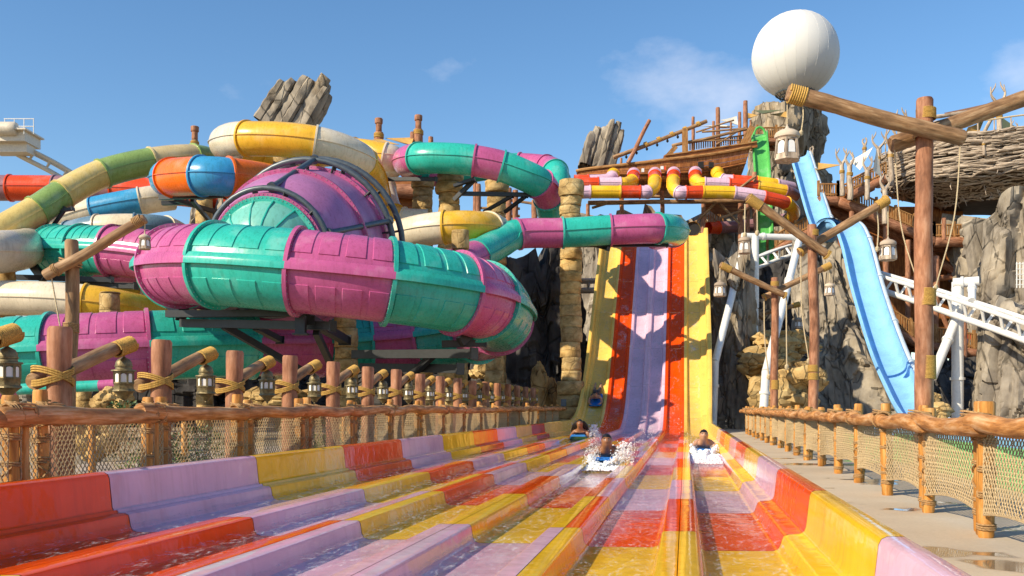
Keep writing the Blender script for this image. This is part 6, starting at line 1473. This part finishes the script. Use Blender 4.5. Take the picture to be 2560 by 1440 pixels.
# ------------------------------------------------------------------ plants behind the left fence
def leafmat(name, c):
    m, nt, N, K, b = newmat(name); oi = N.new('ShaderNodeTexCoord'); n = ntex(N, K, oi.outputs['Object'], 3.5, 3)
    r = ramp(N, [(0.3, tuple(x * 0.55 for x in c)), (0.55, c), (0.8, (c[0] * 1.9, c[1] * 1.5, c[2] * 1.2))]); K.new(n.outputs[0], r.inputs[0]); K.new(r.outputs[0], b.inputs['Base Color']); b.inputs['Roughness'].default_value = 0.5; return m
LEAF = leafmat('leaf_green', (0.055, 0.11, 0.02)); LEAF2 = leafmat('leaf_lime', (0.09, 0.16, 0.02)); FLOW = plain('orange_petal', (0.8, 0.28, 0.01), 0.6)
def shrub(label, c, r, h, n, seed, mat):
    rnd = random.Random(seed); root = thing('shrub', label, 'plant', c, 'shrubs behind the left fence'); m = MB()
    for k in range(n):
        a = rnd.uniform(0, 2 * math.pi); q = rnd.random() ** 0.5; z = rnd.random(); rr = r * q * math.sin(math.pi * (0.15 + 0.8 * z)) * (1 + 0.35 * noise.noise(Vector((math.cos(a) * 2, math.sin(a) * 2, z * 3 + seed))))
        p = Vector(c) + Vector((math.cos(a) * rr, math.sin(a) * rr, 0.05 + z * h)); ln = rnd.uniform(0.05, 0.12); d = Vector((math.cos(a + rnd.uniform(-1, 1)), math.sin(a + rnd.uniform(-1, 1)), rnd.uniform(-0.5, 1.1))).normalized(); s_ = d.cross(Vector((rnd.uniform(-1, 1), rnd.uniform(-1, 1), 1))).normalized() * ln * 0.28; up = d.cross(s_).normalized() * ln * 0.08
        b = len(m.v); m.v.extend([p, p + d * ln * 0.45 + s_ + up, p + d * ln, p + d * ln * 0.45 - s_ + up]); m.f.append((b, b + 1, b + 2, b + 3)); m.uv.append(((0, 0), (1, 0.5), (0, 1), (-1, 0.5))); m.mi.append(0)
    o = m.build('foliage', mat, root, smooth=False); o['kind'] = 'stuff'
    for k in range(7):
        a = k * 0.9 + seed; m = MB(); m.tube([Vector(c), Vector(c) + Vector((math.cos(a) * r * 0.3, math.sin(a) * r * 0.3, h * 0.5)), Vector(c) + Vector((math.cos(a) * r * 0.6, math.sin(a) * r * 0.6, h * 0.9))], [0.012, 0.009, 0.004], 5); m.build('stem', TAN, root)
    return root
for k, (x, y, r_, h, nn, mt, lb) in enumerate(((-6.9, 6.0, 0.55, 0.9, 900, LEAF, 'green shrub behind the netting at the left edge'), (-7.9, 8.6, 0.5, 0.7, 700, LEAF, 'dark shrub between the first lantern posts'), (-7.8, 13.2, 0.5, 0.6, 600, LEAF2, 'lime shrub behind the second fence bay'), (-8.6, 16.0, 0.7, 0.8, 700, LEAF, 'broad shrub farther along the left fence'), (-7.9, 20.5, 0.45, 0.5, 450, LEAF2, 'low lime shrub by the fourth lantern post'), (-9.6, 24, 0.8, 0.9, 600, LEAF, 'rounded shrub deep behind the left fence'), (-12.0, 19.0, 0.9, 1.3, 800, LEAF, 'tall shrub below the teal drain pipe'), (-9.2, 10.6, 0.45, 0.45, 500, LEAF2, 'small bright shrub behind the first lantern post'))):
    shrub(lb, L(x, y, -0.02), r_, h, nn, k * 3.1 + 1, mt)
bw = thing('boardwalk', 'pale plank boardwalk seen through the left netting', 'boardwalk', L(-10, 16, 0))
for k in range(46):
    y = 9.5 + k * 0.5; a = L(-11.2 + random.uniform(-.05, .05), y, 0.10); b = L(-8.6 + random.uniform(-.05, .05), y, 0.10); m = MB(); m.beam(a, b, 0.46, 0.06); m.build('plank', GREYLOG, bw, smooth=False)
for k in range(9):
    y = 10 + k * 2.6; m = MB(); a = L(-8.45, y, -0.05); m.log(a, a + Vector((0, 0, 1.0)), 0.055, 0.05, 10, 5, 0.1, 0.5, k); o = m.build('stake', POST, loc=a); tag(o, '%s short stake along the boardwalk behind the left fence' % ORD[k], 'stake', 'stakes along the boardwalk')
